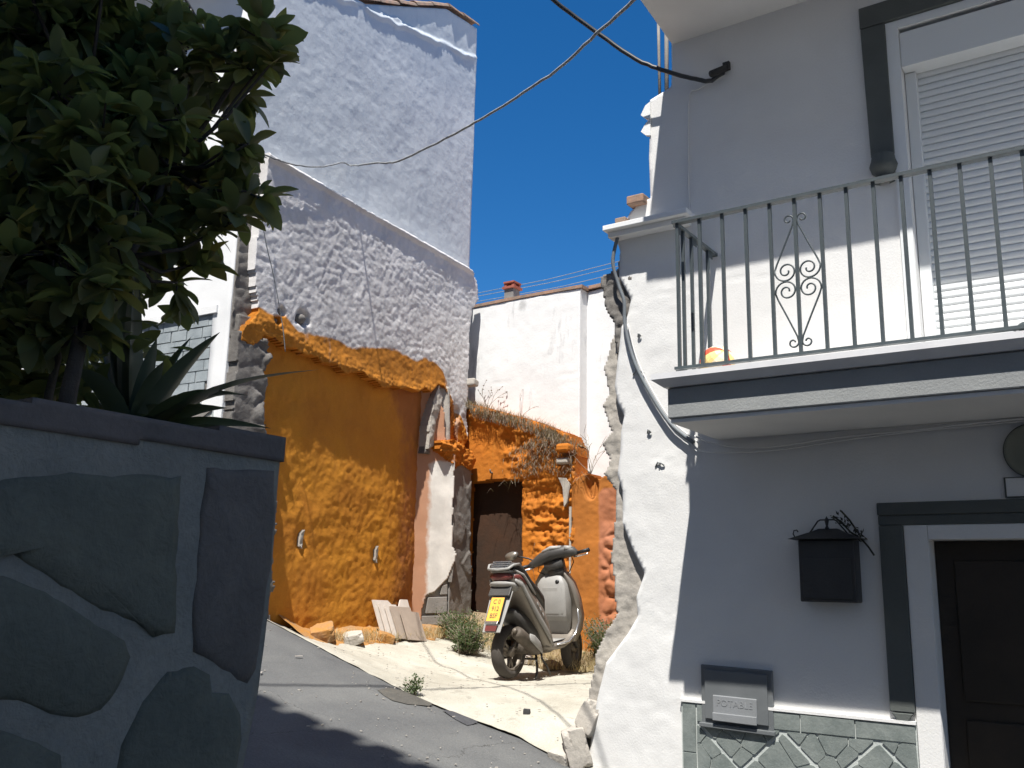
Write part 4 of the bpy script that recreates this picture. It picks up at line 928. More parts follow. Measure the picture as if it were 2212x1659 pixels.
cable('wall_cable', [(-2.52, 5.95, 2.63), (-2.39, 5.96, 2.575), (-2.19, 5.965, 2.53), (-1.94, 5.965, 2.525), (-1.65, 5.965, 2.55), (-1.44, 5.965, 2.56), (-1.17, 5.965, 2.567), (-.5, 5.965, 2.59), (1, 5.965, 2.60), (3, 5.965, 2.6)], .007, M_facade, 'white painted cable sagging under the balcony soffit', n=6)
cable('wall_cable', [(-2.23, 5.995, 5.3), (-2.45, 5.993, 5.25), (-2.52, 5.993, 5.2), (-2.54, 5.993, 4.7), (-2.54, 5.993, 4.27)], .004, M_facade, 'thin white wire painted over on the upper facade', 'wire', n=5)
# cable clips
for i, (x, z, w_) in enumerate(((-2.96, 3.14, .045), (-2.80, 2.46, .035), (-2.88, 2.70, .014), (-2.95, 3.42, .012))):
    mb = MB(); mb.tube([(x - w_, 5.992, z - .02), (x - w_ * .4, 5.985, z + .01), (x + w_ * .5, 5.98, z), (x + w_, 5.99, z - .015)], .006, 5); mb.tube([(x, 6.0, z), (x, 5.975, z)], .006, 5)
    tag(mb.build('wall_hook', M_cord, at=(x, 6, z)), ['larger forked hook on the white wall beside the thick cable', 'bent hook stub low on the torn white wall', 'small peg on the white wall left of the balcony', 'tiny nail near the cable at railing height'][i], 'hook')
for i, (z0, z1) in enumerate(((7.248, .0), (7.162, 0), (7.033, 0), (6.921, 0))):
    dz = (-.03, -.026, -.015, .0)[i]
    cable('power_line', [(-22, 14, z0 + dz * 5 + .1), (-10.2, 14, z0 - .085 + .02 * i), (-7.3, 14, z0), (2, 14, z0 + .5)], .006, M_cord, ['highest', 'second highest', 'third highest', 'lowest'][i] + ' of the four thin power lines beyond the white house', 'power line', 4, 3, group='thin power lines behind the yard')
pl_ = MB(); pl_.tube([(-2.90, 6.3, 5.2), (-2.905, 6.3, 6.3)], .012, 6); pl_.tube([(-2.845, 6.3, 5.2), (-2.83, 6.3, 6.3)], .017, 6)
tag(pl_.build('metal_pole', M_conc, at=(-2.87, 6.3, 5.2)), 'thin grey twin pole beside the upper corner of the right house', 'pole')

# ------------------------------------------------------------------ planter wall close to the camera
sw = empty('planter_wall', (-1.45, .6, .1), 'dark stone-faced planter wall with brown coping, nearest on the left', 'wall')
FW = frame((-1.4, 0, 0), (0, 1, 0), (0, 0, 1), (1, 0, 0))
mb = MB()
prof = [(-.88, -.3), (1.205, -.3), (1.205, .9), (1.212, 1.25), (1.238, 1.40), (1.247, 1.55), (1.25, 1.86), (-.88, 1.83)]
relief('mortar', FW, prof, [], .02, lambda a, b: .0065 + .004 * fbm(a, b, 8, 5, 3., .6), M_fmortar, sw, thick=.28, back=True)
relief('coping', FW, [(-.9, 1.77), (1.252, 1.832), (1.254, 1.876), (.6, 1.858), (-.9, 1.80)], [], .01, lambda a, b: .012 + .003 * fbm(a, b, 12, 3), M_fcap, sw, thick=.31, back=True, rag=.002)
stones = [[(.50, 1.60), (.60, 1.66), (.719, 1.737), (.825, 1.758), (1.023, 1.775), (1.033, 1.66), (1.044, 1.51), (.999, 1.505), (.961, 1.531), (.883, 1.558), (.809, 1.596), (.744, 1.631), (.62, 1.60)],
 [(.60, 1.56), (.736, 1.600), (.803, 1.580), (.902, 1.528), (.947, 1.504), (.964, 1.476), (.949, 1.422), (.92, 1.393), (.881, 1.388), (.835, 1.397), (.782, 1.420), (.70, 1.43), (.62, 1.47)],
 [(1.034, 1.446), (1.089, 1.452), (1.121, 1.436), (1.129, 1.408), (1.168, 1.405), (1.200, 1.362), (1.207, 1.32), (1.195, 1.22), (1.10, 1.15), (.98, 1.19), (.955, 1.29), (.961, 1.339), (.98, 1.385)],
 [(1.079, 1.795), (1.235, 1.808), (1.246, 1.715), (1.241, 1.582), (1.236, 1.522), (1.226, 1.44), (1.21, 1.417), (1.184, 1.42), (1.129, 1.456), (1.085, 1.475), (1.072, 1.581)],
 [(.66, 1.39), (.76, 1.385), (.803, 1.368), (.861, 1.338), (.871, 1.29), (.80, 1.23), (.66, 1.25)],
 [(.30, 1.50), (.45, 1.53), (.55, 1.62), (.66, 1.72), (.40, 1.73), (.28, 1.66)], [(.30, 1.44), (.42, 1.50), (.56, 1.52), (.60, 1.42), (.52, 1.30), (.34, 1.30)]]
rnd = random.Random(3)
rest = voronoi([(-.85, -.1), (1.19, -.1), (1.19, 1.13), (.95, 1.14), (.88, 1.2), (.6, 1.2), (.28, 1.25), (.24, 1.72), (-.85, 1.70)], [(-.7 + .36 * i + rnd.uniform(-.1, .1), .05 + .3 * j + rnd.uniform(-.08, .08)) for i in range(6) for j in range(6)], .022)
for k, c in enumerate(stones + [rough_poly(c, .012, rnd, .22) for c in rest]):
    if len(c) < 3: continue
    dn = []
    for i in range(len(c)):
        p, q = c[i], c[(i + 1) % len(c)]; m_ = max(1, int(math.hypot(q[0] - p[0], q[1] - p[1]) / .018))
        for j in range(m_):
            t = j / m_; x_, y_ = p[0] + (q[0] - p[0]) * t, p[1] + (q[1] - p[1]) * t
            dn.append((x_ + .004 * float(vn(x_ * 40, y_ * 40)), y_ + .004 * float(vn(x_ * 40 + 9, y_ * 40))))
    c = dn
    cx = sum(p[0] for p in c) / len(c); cy = sum(p[1] for p in c) / len(c)
    ins = [(cx + (x - cx) * .90, cy + (y - cy) * .90) for x, y in c]
    n = len(c); mb = MB(); d = .0095 + rnd.uniform(0, .003)
    vs = [FW(a, b, -.01) for a, b in c] + [FW(a, b, d * .6) for a, b in c] + [FW(a, b, d + .002 * rnd.random()) for a, b in ins] + [FW(cx, cy, d + .004)]
    fs = [(i, (i + 1) % n, (i + 1) % n + n, i + n) for i in range(n)] + [(i + n, (i + 1) % n + n, (i + 1) % n + 2 * n, i + 2 * n) for i in range(n)] + [(i + 2 * n, (i + 1) % n + 2 * n, 3 * n) for i in range(n)]
    mb.add(vs, fs, True).build('stone', M_fstone2 if k == 3 or (k > 6 and rnd.random() < .3) else M_fstone, sw)
mb = MB(); mb.b2((-4.4, 1.17, -.4), (-1.68, 1.24, 1.80)); mb.b2((-4.7, -.88, -.4), (-4.4, 1.22, 1.80)); mb.build('rear_walls', M_fmortar, sw)
so = sheet('planter_soil', np.arange(-4.45, -1.6, .08), np.arange(-.9, 1.22, .08), lambda X, Y: 1.68 + .03 * fbm(X, Y, 4, 3), M_soil); tag(so, 'dark soil inside the raised planter', kind='structure')

# ------------------------------------------------------------------ foliage tree
def leaf_mesh(name, L_, W, m, fold=.18, bend=.25, seg=5):
    vs = []; fs = []
    for i in range(seg + 1):
        t = i / seg; w_ = W * (math.sin(math.pi * t ** 1.25)) ** .7 if 0 < i < seg else (W * .08)
        x = L_ * t; z = -bend * L_ * t * t
        vs += [(x, -w_, z + fold * w_), (x, 0, z), (x, w_, z + fold * w_)]
    for i in range(seg):
        a = i * 3; fs += [(a, a + 3, a + 4, a + 1), (a + 1, a + 4, a + 5, a + 2)]
    me = bpy.data.meshes.new(name); me.from_pydata(vs, [], fs); me.polygons.foreach_set('use_smooth', [True] * len(fs)); me.materials.append(m)
    return me, vs, fs
LM = [leaf_mesh('leaf', .098, .022, M_leaf, .35, .14, 7), leaf_mesh('leaf', .085, .021, M_leaf, .2, .40, 7), leaf_mesh('leaf', .105, .022, M_leaf, .3, .24, 7), leaf_mesh('leaf', .092, .022, M_leaf2, .35, .2, 7)]
TB = Vector((-1.87, 1.06, 1.66))
tr = empty('tree', tuple(TB), 'dense dark green broad-leaved small tree in the planter, top left', 'tree')
clumps = [(-1.86, 1.56, 3.03, 0.07), (-1.97, 1.58, 3.12, 0.09), (-2.04, 1.56, 3.03, 0.12), (-2.23, 1.55, 3.15, 0.13), (-2.41, 1.52, 3.23, 0.12), (-1.94, 1.55, 2.99, 0.05), (-2.18, 1.39, 2.92, 0.14), (-2.48, 1.38, 3.12, 0.18), (-2.64, 1.27, 3.13, 0.18), (-2.04, 1.4, 2.81, 0.07), (-2.27, 1.36, 2.8, 0.17), (-2.44, 1.25, 2.79, 0.19),
          (-2.06, 1.41, 2.69, 0.1), (-1.90, 1.45, 2.71, 0.06), (-1.83, 1.45, 2.70, 0.04), (-1.98, 1.46, 2.64, 0.08), (-1.84, 1.47, 2.58, 0.06), (-1.90, 1.49, 2.52, 0.08), (-2.06, 1.45, 2.53, 0.11), (-2.26, 1.42, 2.61, 0.15), (-2.53, 1.36, 2.6, 0.19), (-2.14, 1.42, 2.44, 0.1), (-2.02, 1.46, 2.41, 0.04), (-2.02, 1.42, 2.35, 0.04), (-2.35, 1.41, 2.42, 0.12), (-2.71, 1.41, 2.42, 0.15), (-2.62, 1.49, 2.34, 0.11), (-2.45, 1.5, 2.32, 0.05),
          (-2.9, 1.1, 2.9, .25), (-2.9, 1.2, 3.3, .25), (-2.6, .9, 3.4, .25), (-2.3, .95, 3.35, .22), (-2.5, .8, 2.9, .25), (-3.0, 1.1, 2.5, .2), (-2.15, 1.2, 3.4, .2), (-2.7, 1.5, 2.9, .2), (-2.35, 1.5, 2.95, .16), (-2.45, 1.5, 2.55, .12), (-2.75, 1.45, 2.65, .2), (-2.85, 1.4, 3.0, .2), (-2.6, 1.55, 3.15, .16), (-2.8, 1.5, 2.3, .2), (-2.35, 1.2, 3.05, .16), (-2.5, 1.05, 2.6, .18), (-2.6, 1.0, 2.3, .18), (-2.3, 1.25, 3.25, .14), (-2.75, 1.0, 2.75, .2), (-1.93, 1.06, 2.46, 0.1), (-1.87, 1.1, 2.24, 0.09), (-1.98, 1.07, 2.31, 0.11), (-1.95, 1.13, 2.61, 0.11), (-2.1, 1.04, 2.55, 0.12), (-1.91, 1.1, 2.14, 0.07), (-1.94, 1.23, 2.5, 0.09), (-2.05, 1.07, 2.13, 0.09), (-1.91, 1.17, 2.36, 0.09), (-1.93, 1.24, 2.7, 0.09), (-2.12, 1.1, 2.77, 0.12)]
rnd = random.Random(21)
leaves = []   # (matrix, mesh index)
camp = Vector((0, 0, 1.6))
branches = MB()
forks = [Vector((-1.92, 1.12, 2.12)), Vector((-1.98, 1.25, 2.36)), Vector((-2.12, 1.2, 2.45)), Vector((-2.25, 1.25, 2.8)), Vector((-2.05, 1.38, 2.66))]
for cx, cy, cz, r_ in clumps:
    c = Vector((cx, cy, cz))
    near = min(forks, key=lambda f: (f - c).length + (0.3 if f.z > c.z + .1 else 0))
    mid = near.lerp(c, .5) + Vector((0, 0, -.03)); branches.tube([near, mid, c], [.007, .005, .003], 5)
    nr = max(2, int((20 if cx > -2.25 else 28) * (r_ / .15) ** 2.1)) if r_ < .2 else 34
    for _ in range(nr):
        while True:
            q = Vector((rnd.uniform(-1, 1), rnd.uniform(-1, 1), rnd.uniform(-1, 1)))
            if q.length < 1: break
        p = c + q * r_ * .8
        ax = (q + Vector((rnd.gauss(.15, .35), rnd.gauss(.1, .35), rnd.gauss(.35, .4)))).normalized()
        branches.tube([c.lerp(p, .3), p], .003, 4)
        k = rnd.randint(6, 9); t0 = rnd.uniform(0, 6.28)
        u = ax.orthogonal().normalized(); v = ax.cross(u)
        for i in range(k):
            a = t0 + i * 2.4; el = rnd.uniform(.15, 1.1)
            d = (u * math.cos(a) + v * math.sin(a)) * math.cos(el) + ax * math.sin(el)
            d = (d + Vector((0, 0, -.12))).normalized()
            s = d.cross(Vector((rnd.gauss(0, .5), rnd.gauss(0, .5), 1))).normalized(); n_ = s.cross(d)
            M = Matrix((d, s, n_)).transposed().to_4x4() @ Matrix.Scale(rnd.uniform(.7, 1.12), 4); M.translation = p - ax * .01 * (i / k)
            tip = cx > -2.12 and rnd.random() < .3
            leaves.append((M, 3 if tip else rnd.randint(0, 2)))
leaves.sort(key=lambda L_: (L_[0].translation - camp).length + .25 * max(0, -2.2 - L_[0].translation.x))
for M, k in leaves[:300]:
    o = bpy.data.objects.new('leaf', LM[k][0]); COL.objects.link(o); o.parent = tr
    o.matrix_local = Matrix.Translation(-TB) @ M
V = []; F = []; MI = []
for M, k in leaves[300:]:
    n = len(V); V += [tuple(M @ Vector(p) - TB) for p in LM[k][1]]; F += [tuple(i + n for i in f) for f in LM[k][2]]; MI += [1 if k == 3 else 0] * len(LM[k][2])
me = bpy.data.meshes.new('foliage'); me.from_pydata(V, [], F); me.polygons.foreach_set('use_smooth', [True] * len(F)); me.materials.append(M_leaf); me.materials.append(M_leaf2); me.polygons.foreach_set('material_index', MI)
o = bpy.data.objects.new('foliage', me); COL.objects.link(o); o.parent = tr; tag(o, kind='stuff')
branches.build('branches', M_bark, tr)
mb = MB(); mb.tube([(-1.87, 1.06, 1.6), (-1.86, 1.07, 1.8), (-1.89, 1.09, 1.98), (-1.92, 1.12, 2.13)], [.026, .022, .018, .016], 9); mb.tube([(-1.92, 1.12, 2.12), (-1.97, 1.22, 2.3), (-2.0, 1.32, 2.5), (-2.05, 1.38, 2.7), (-2.1, 1.45, 2.95)], [.014, .011, .009, .007, .005], 8); mb.tube([(-1.92, 1.12, 2.12), (-2.08, 1.16, 2.35), (-2.2, 1.22, 2.6), (-2.3, 1.27, 2.85)], [.013, .010, .008, .005], 8)
mb.tube([(-1.95, 1.08, 1.64), (-2.02, 1.12, 2.0), (-2.10, 1.2, 2.35)], [.012, .010, .007], 7)
mb.build('trunk', M_bark, tr)
# thick undergrowth of the planter and the strap-leaved plant
sp_t = empty('strap_leaf_plant', (-2.13, 1.30, 1.70), 'agave-like plant with long pointed dark strap leaves behind the planter wall', 'plant')
def strap(p0, p1, W, sag, name='leaf'):
    p0 = Vector(p0); p1 = Vector(p1); d = p1 - p0; L_ = d.length; s = d.cross(Vector((0, 0, 1))).normalized(); s = (s + Vector((0, 0, random.uniform(-.5, .5)))).normalized(); mb = MB(); vs = []; fs = []; n = 9
    for i in range(n + 1):
        t = i / n; w_ = W * (min(1, .55 + t * 1.5) * (1 - t ** 3)) + .0006
        c = p0 + d * t + Vector((0, 0, sag * math.sin(math.pi * t)))
        nv = s.cross(d).normalized()
        vs += [c - s * w_ + nv * w_ * .3, c, c + s * w_ + nv * w_ * .3]
    for i in range(n): a = i * 3; fs += [(a, a + 3, a + 4, a + 1), (a + 1, a + 4, a + 5, a + 2)]
    o = mb.add(vs, fs, True).build(name, M_strap, sp_t); return o
B0 = (-2.135, 1.416, 1.93)
for tip, W, sg in [((-1.864, 1.428, 2.175), .026, .03), ((-1.36, 1.255, 1.995), .020, .045), ((-1.62, 1.32, 1.985), .022, .05), ((-1.703, 1.338, 1.97), .018, .03), ((-2.07, 1.409, 2.184), .018, .02), ((-2.307, 1.448, 2.367), .022, .02), ((-1.557, 1.33, 1.915), .018, .03), ((-2.256, 1.405, 2.191), .02, .02), ((-2.376, 1.408, 2.34), .024, .02),
                   ((-1.95, 1.35, 2.10), .018, .03), ((-1.80, 1.40, 1.93), .02, .04), ((-2.0, 1.15, 2.05), .02, .05), ((-2.4, 1.3, 2.1), .022, .05), ((-2.5, 1.5, 2.2), .022, .05), ((-2.2, 1.6, 2.25), .02, .03), ((-1.9, 1.25, 1.90), .02, .05), ((-2.18, 1.40, 2.42), .020, .0), ((-2.22, 1.42, 2.36), .022, .0), ((-1.70, 1.30, 1.90), .02, .03), ((-1.52, 1.28, 1.885), .018, .03), ((-2.03, 1.42, 2.02), .03, .02), ((-1.98, 1.38, 1.97), .03, .02)]:
    strap(B0, (B0[0] + (tip[0] - B0[0]) * 1.08, B0[1] + (tip[1] - B0[1]) * 1.08, B0[2] + (tip[2] - B0[2]) * 1.08), W * 1.5, sg)
ug = MB(); rnd = random.Random(8)
V = []; F = []
for i in range(2600):
    p = Vector((rnd.uniform(-3.3, -2.12), rnd.uniform(.9, 1.55), rnd.uniform(1.66, 2.42)))
    if p.x > -2.35 and rnd.random() < .45: continue
    d = Vector((rnd.gauss(0, 1), rnd.gauss(0, 1), rnd.gauss(.2, .6))).normalized(); s = d.cross(Vector((rnd.gauss(0, .5), rnd.gauss(0, .5), 1))).normalized()
    M = Matrix((d, s, s.cross(d))).transposed().to_4x4() @ Matrix.Scale(rnd.uniform(.7, 1.2), 4); M.translation = p
    n = len(V); V += [tuple(M @ Vector(q)) for q in LM[i % 3][1]]; F += [tuple(k + n for k in f) for f in LM[i % 3][2]]
ug.add(V, F, True); o = ug.build('undergrowth', M_leaf, at=(-2.7, 1.1, 1.68)); tag(o, 'dark leafy undergrowth at the foot of the tree in the planter', kind='stuff')

# ------------------------------------------------------------------ scooter
SP = (-5.00, 7.40, .765)
sc = empty('scooter', SP, 'silver-grey motor scooter with yellow plate parked on the pale concrete yard', 'scooter', rot=(R(-1.5), 0, R(91.5)))
M_sil = mat('champagne_silver_paint', (.265, .235, .20), (.225, .20, .17), rough=.42, scale=3, metal=.35, spec=.5, fine=.2, coat=.1)
M_sil2 = mat('light_grey_plastic', (.35, .34, .32), (.29, .285, .27), rough=.5, scale=4, spec=.4, fine=.2)
M_dkp = mat('dark_grey_plastic', (.065, .062, .058), (.05, .047, .044), rough=.5, scale=5, spec=.5, fine=.2)
M_seat = mat('black_vinyl', (.035, .032, .03), (.028, .026, .023), rough=.5, scale=5, spec=.5, bump=.1, bscale=150, fine=.2)
M_tyre = mat('dusty_tyre_rubber', (.085, .075, .065), (.058, .05, .044), rough=.9, scale=6, bump=.3, bscale=60, fine=.3)
M_rim = mat('dusty_alloy', (.22, .19, .155), (.16, .135, .11), rough=.5, scale=8, metal=.4, fine=.3)
M_eng = mat('dusty_engine_case', (.15, .125, .10), (.09, .075, .06), rough=.65, scale=9, metal=.3, bump=.3, fine=.3)
M_chrome = mat('bright_chrome', (.75, .75, .76), (.7, .7, .7), rough=.22, metal=.9, fine=.03)
M_redl = mat('dull_red_lens', (.17, .04, .035), (.13, .035, .03), rough=.35, spec=.5, fine=.1)
M_yel = mat('yellow_plate', (.86, .46, .08), (.80, .42, .07), rough=.5, scale=8, fine=.06)
def P_(name, mb, m, parent=None, bevel=0, **k): return mb.build(name, m, parent or sc, bevel=bevel, local=True, **k)
def tm(mb, dx=0, dy=0, dz=0):
    """raise and shorten the tail so it sits over the rear wheel"""
    out = []
    for x, y, z in mb.v:
        k = min(1, max(0, (.52 - x) / .72)); z2 = z + .20 * k
        x2 = x if x > .12 else .12 + (x - .12) * .47
        out.append((x2 - dx, y - dy, z2 - dz))
    mb.v = out; return mb
def ell(x, yc, zc, hw, hh, n=14, p=2.6, tilt=0.0):
    out = []
    for k in range(n):
        a = 2 * math.pi * k / n; c, s = math.cos(a), math.sin(a)
        y = hw * math.copysign(abs(c) ** (2 / p), c); z = hh * math.copysign(abs(s) ** (2 / p), s)
        out.append((x + tilt * z, yc + y, zc + z))
    return out
def wheel(name, x, r, w_, steer=0):
    o = empty(name, (x, 0, r), rot=(0, 0, steer)); o.parent = sc
    mb = MB(); rr = []; h = .078
    for k in range(11):
        a = -math.pi / 2 + math.pi * k / 10; rr.append((r - .052 + .052 * math.cos(a), w_ * .5 * math.sin(a)))
    rr = [(r - h, -w_ * .36)] + rr + [(r - h, w_ * .36)]
    mb.lathe(rr, (0, 0, 0), 40, RX); mb.build('tyre', M_tyre, o, local=True)
    mb = MB(); ri = r - h
    mb.lathe([(ri - .012, -w_ * .34), (ri + .006, -w_ * .40), (ri + .006, w_ * .40), (ri - .012, w_ * .34), (ri - .02, .0), (ri - .012, -w_ * .34)], (0, 0, 0), 30, RX)
    mb.lathe([(0, -.045), (.045, -.045), (.05, 0), (.045, .045), (0, .045)], (0, 0, 0), 14, RX)
    for k in range(3):
        a = 2 * math.pi * k / 3 + .5
        for da in (-.22, .22):
            mb.tube([(.03 * math.cos(a), -.01, .03 * math.sin(a)), (ri * .98 * math.cos(a + da), -.02, ri * .98 * math.sin(a + da))], [.022, .015], 6)
    mb.build('rim', M_rim, o, local=True)
    if name == 'front_wheel':
        mb = MB(); mb.lathe([(.05, -.055), (.085, -.055), (.085, -.05), (.05, -.05)], (0, 0, 0), 20, RX); mb.build('brake_disc', M_chrome, o, local=True)
    return o
wheel('rear_wheel', 0, .24, .125); wheel('front_wheel', 1.20, .23, .11, R(10))
mb = MB(); mb.loft([ell(-.40, 0, .725, .06, .025), ell(-.36, 0, .715, .125, .065), ell(-.25, 0, .70, .155, .09), ell(-.10, 0, .665, .172, .115), (ell(.08, 0, .61, .185, .13)), ell(.22, 0, .55, .195, .155), ell(.34, 0, .48, .195, .17), ell(.44, 0, .40, .185, .165), ell(.52, 0, .33, .17, .12), ell(.58, 0, .27, .155, .07)])
P_('rear_body', tm(mb), M_sil)
for s_ in (-1, 1):
    mb = MB(); mb.loft([ell(-.34, s_ * .140, .68, .012, .016, 10), ell(-.2, s_ * .170, .645, .012, .022, 10), ell(0, s_ * .190, .57, .014, .030, 10), ell(.2, s_ * .202, .47, .016, .036, 10), ell(.38, s_ * .203, .36, .014, .036, 10), ell(.5, s_ * .182, .29, .010, .022, 10)])
    P_('side_trim', tm(mb), M_sil2)
    mb = MB(); mb.loft([ell(-.35, s_ * .118, .715, .02, .020, 10), ell(-.22, s_ * .152, .712, .010, .022, 10), ell(-.06, s_ * .172, .69, .006, .010, 10)]); P_('indicator_strip', tm(mb), M_redl)
    mb = MB(); mb.loft([ell(-.30, s_ * .146, .675, .014, .012, 10), ell(-.16, s_ * .174, .655, .008, .014, 10)]); P_('indicator', tm(mb), M_eng)
    for k in range(3):
        mb = MB(); mb.loft([ell(.20 + .05 * k, s_ * .194, .585 - .035 * k, .003, .014, 8), ell(.225 + .05 * k, s_ * .197, .56 - .035 * k, .003, .014, 8)]); P_('badge', tm(mb), M_sil2)
    mb = MB(); mb.loft([ell(-.34, s_ * .125, .775, .012, .010, 8), ell(-.12, s_ * .160, .755, .012, .014, 8), ell(.06, s_ * .180, .71, .012, .016, 8), ell(.18, s_ * .185, .665, .008, .010, 8)]); P_('seat_trim', tm(mb), M_sil2)
mb = MB(); mb.loft([ell(-.36, 0, .80, .06, .014), ell(-.30, 0, .815, .115, .035), ell(-.12, 0, .82, .150, .052), ell(.02, 0, .795, .165, .060), ell(.16, 0, .75, .172, .068), ell(.28, 0, .715, .170, .070), ell(.42, 0, .680, .145, .070), ell(.50, 0, .62, .10, .06), ell(.53, 0, .55, .08, .05)])
P_('seat', tm(mb), M_seat)
gr = empty('grab_rail', (-.15, 0, 1.0)); gr.parent = sc
mb = MB(); mb.loft([ell(-.52, 0, .765, .06, .010, 12), ell(-.49, 0, .78, .10, .014, 12), ell(-.36, 0, .83, .125, .014, 12), ell(-.26, 0, .84, .12, .010, 12)]); tm(mb, -.15, 0, 1.0).build('plate', M_dkp, gr, local=True)
for k in range(4):
    mb = MB(); mb.box((-.515 + k * .05, 0, .790 + .020 * k), (.020, .17 + .012 * k, .013)); tm(mb, -.15, 0, 1.0).build('rib', M_chrome, gr, local=True, bevel=.004)
mb = MB(); mb.tube([(-.20, -.140, .83), (-.40, -.135, .82), (-.51, -.11, .785), (-.535, 0, .775), (-.51, .11, .785), (-.40, .135, .82), (-.20, .140, .83)], .013, 8); tm(mb, -.15, 0, 1.0).build('bar', M_sil2, gr, local=True)
mb = MB(); mb.loft([ell(-.475, 0, .715, .075, .020, 12), ell(-.45, 0, .715, .112, .034, 12), ell(-.36, 0, .715, .125, .036, 12)]); P_('tail_light', tm(mb), M_redl)
mb = MB(); mb.loft([ell(-.475, 0, .762, .08, .008, 12), ell(-.42, 0, .762, .118, .013, 12), ell(-.30, 0, .762, .13, .013, 12)]); P_('tail_trim', tm(mb), M_sil2)
mb = MB(); mb.loft([ell(-.46, 0, .655, .10, .018, 12), ell(-.38, 0, .645, .14, .030, 12), ell(-.22, 0, .62, .15, .05, 12)]); P_('under_tail', tm(mb), M_sil2)
def slant(x0, z0, x1, z1, h0, h1, t):
    mb = MB(); dx, dz = x1 - x0, z1 - z0; l = math.hypot(dx, dz); nx, nz = -dz / l, dx / l
    if nx > 0: nx, nz = -nx, -nz
    vs = []
    for d in (0, t):
        vs += [(x0 + nx * d, -h0, z0 + nz * d), (x0 + nx * d, h0, z0 + nz * d), (x1 + nx * d, h1, z1 + nz * d), (x1 + nx * d, -h1, z1 + nz * d)]
    mb.add(vs, [(3, 2, 1, 0), (4, 5, 6, 7), (0, 1, 5, 4), (1, 2, 6, 5), (2, 3, 7, 6), (3, 0, 4, 7)]); return mb
P_('mudguard', slant(-.10, .78, -.285, .415, .120, .095, .012), M_sil2, bevel=.005)
P_('mudguard_recess', slant(-.100, .83, -.155, .735, .115, .115, .02), M_dkp, bevel=.004)
U = lambda t, o=0: (-.155 - (.725 - t) / .215 * .105 - o, t)        # along the plate plane, o outwards
P_('plate_holder', slant(*U(.728, .002), *U(.508, .002), .078, .078, .012), M_black)
PO = (-.25, 0, .62)
npl = empty('number_plate', PO); npl.parent = sc
def lo(mb): mb.v = [(x - PO[0], y, z - PO[2]) for x, y, z in mb.v]; return mb
lo(slant(*U(.725, .016), *U(.515, .016), .070, .070, .004)).build('plate', M_yel, npl, local=True, bevel=.0015)
sa = math.atan2(.105, .215)
for tx, zz in (('C 0', .688), ('912', .626), ('BSF', .564)):
    x_, z_ = U(zz, .0225); text('lettering', tx, .064, Vector((x_ - PO[0], 0, z_ - PO[2])), Euler((R(90) - sa, 0, R(-90))), M_eng, npl, .0005, sx=.85)
P_('plate_lip', slant(*U(.516, .020), *U(.492, .024), .070, .066, .008), M_chrome, bevel=.003)
P_('lower_reflector', slant(*U(.480, .006), *U(.430, .006), .062, .058, .008), M_redl)
mb = MB(); mb.loft([ell(-.06, .09, .25, .03, .06), ell(.0, .10, .25, .05, .085), ell(.18, .10, .26, .055, .085), ell(.36, .09, .27, .05, .07), ell(.42, .09, .27, .03, .05)]); P_('transmission_case', mb, M_eng)
mb = MB(); mb.loft([ell(.10, -.02, .27, .06, .05), ell(.18, 0, .30, .11, .10), ell(.38, 0, .30, .12, .11), ell(.5, 0, .26, .10, .07)]); P_('engine', mb, M_eng)
mb = MB(); mb.loft([ell(-.05, 0, .60, .09, .04), ell(.1, 0, .52, .12, .09), ell(.3, 0, .42, .13, .12), ell(.42, 0, .36, .12, .10)]); P_('inner_mudguard', mb, M_dkp)
ex = empty('exhaust', (0, -.15, .3)); ex.parent = sc
A, B = Vector((-.10, -.150, .42)), Vector((.22, -.165, .25))
mb = MB(); mb.tube([A - Vector((.012, 0, -.006)), A, A.lerp(B, .15), A.lerp(B, .85), B, B + Vector((.06, .02, -.03))], [.034, .056, .062, .060, .045, .02], 16); mb.tube([B, B + Vector((.10, .03, -.03)), B + Vector((.2, .08, -.02))], [.016, .016, .014], 8)
mb.v = [(x, y + .15, z - .3) for x, y, z in mb.v]; mb.build('muffler', M_eng, ex, local=True)
mb = MB(); mb.loft([ell(.02, -.222, .375, .008, .030, 10), ell(.08, -.232, .345, .010, .045, 10), ell(.19, -.226, .285, .010, .042, 10), ell(.27, -.205, .235, .006, .024, 10)]); mb.v = [(x, y + .15, z - .3) for x, y, z in mb.v]; mb.build('heat_shield', M_sil2, ex, local=True)
mb = MB(); mb.tube([(-.115, .0, .125), (-.14, .0, .138), (-.145, 0, .14)], [.022, .022, .014], 12); mb.build('tip', M_rim, ex, local=True)
mb = MB(); mb.tube([(-.02, .09, .25), (-.02, .10, .52), (-.0, .10, .66)], .022, 8); mb.tube([(-.02, .10, .34), (-.015, .10, .56)], .032, 10); P_('shock_absorber', mb, M_dkp)
mb = MB(); mb.tube([(.34, -.09, .20), (.31, -.12, .10), (.24, -.16, .04), (.20, -.17, .0)], .012, 7); mb.tube([(.34, .09, .20), (.31, .12, .10), (.24, .16, .04), (.20, .17, .0)], .012, 7); mb.tube([(.33, -.10, .16), (.33, .10, .16)], .010, 6); P_('centre_stand', mb, M_dkp)
mb = MB(); mb.tube([(.42, -.10, .22), (.40, -.12, .16), (.46, -.14, .09), (.50, -.15, .01)], .011, 6); P_('side_stand', mb, M_dkp)
mb = MB(); mb.loft([ell(.46, 0, .27, .14, .045), ell(.58, 0, .262, .168, .042), ell(.75, 0, .275, .180, .045), ell(.90, 0, .33, .185, .055), ell(1.00, 0, .42, .18, .07)]); P_('floorboard', mb, M_sil)
mb = MB(); mb.loft([ell(.56, 0, .305, .13, .006, 12), ell(.84, 0, .335, .15, .006, 12)]); P_('floor_mat', mb, M_sil2)
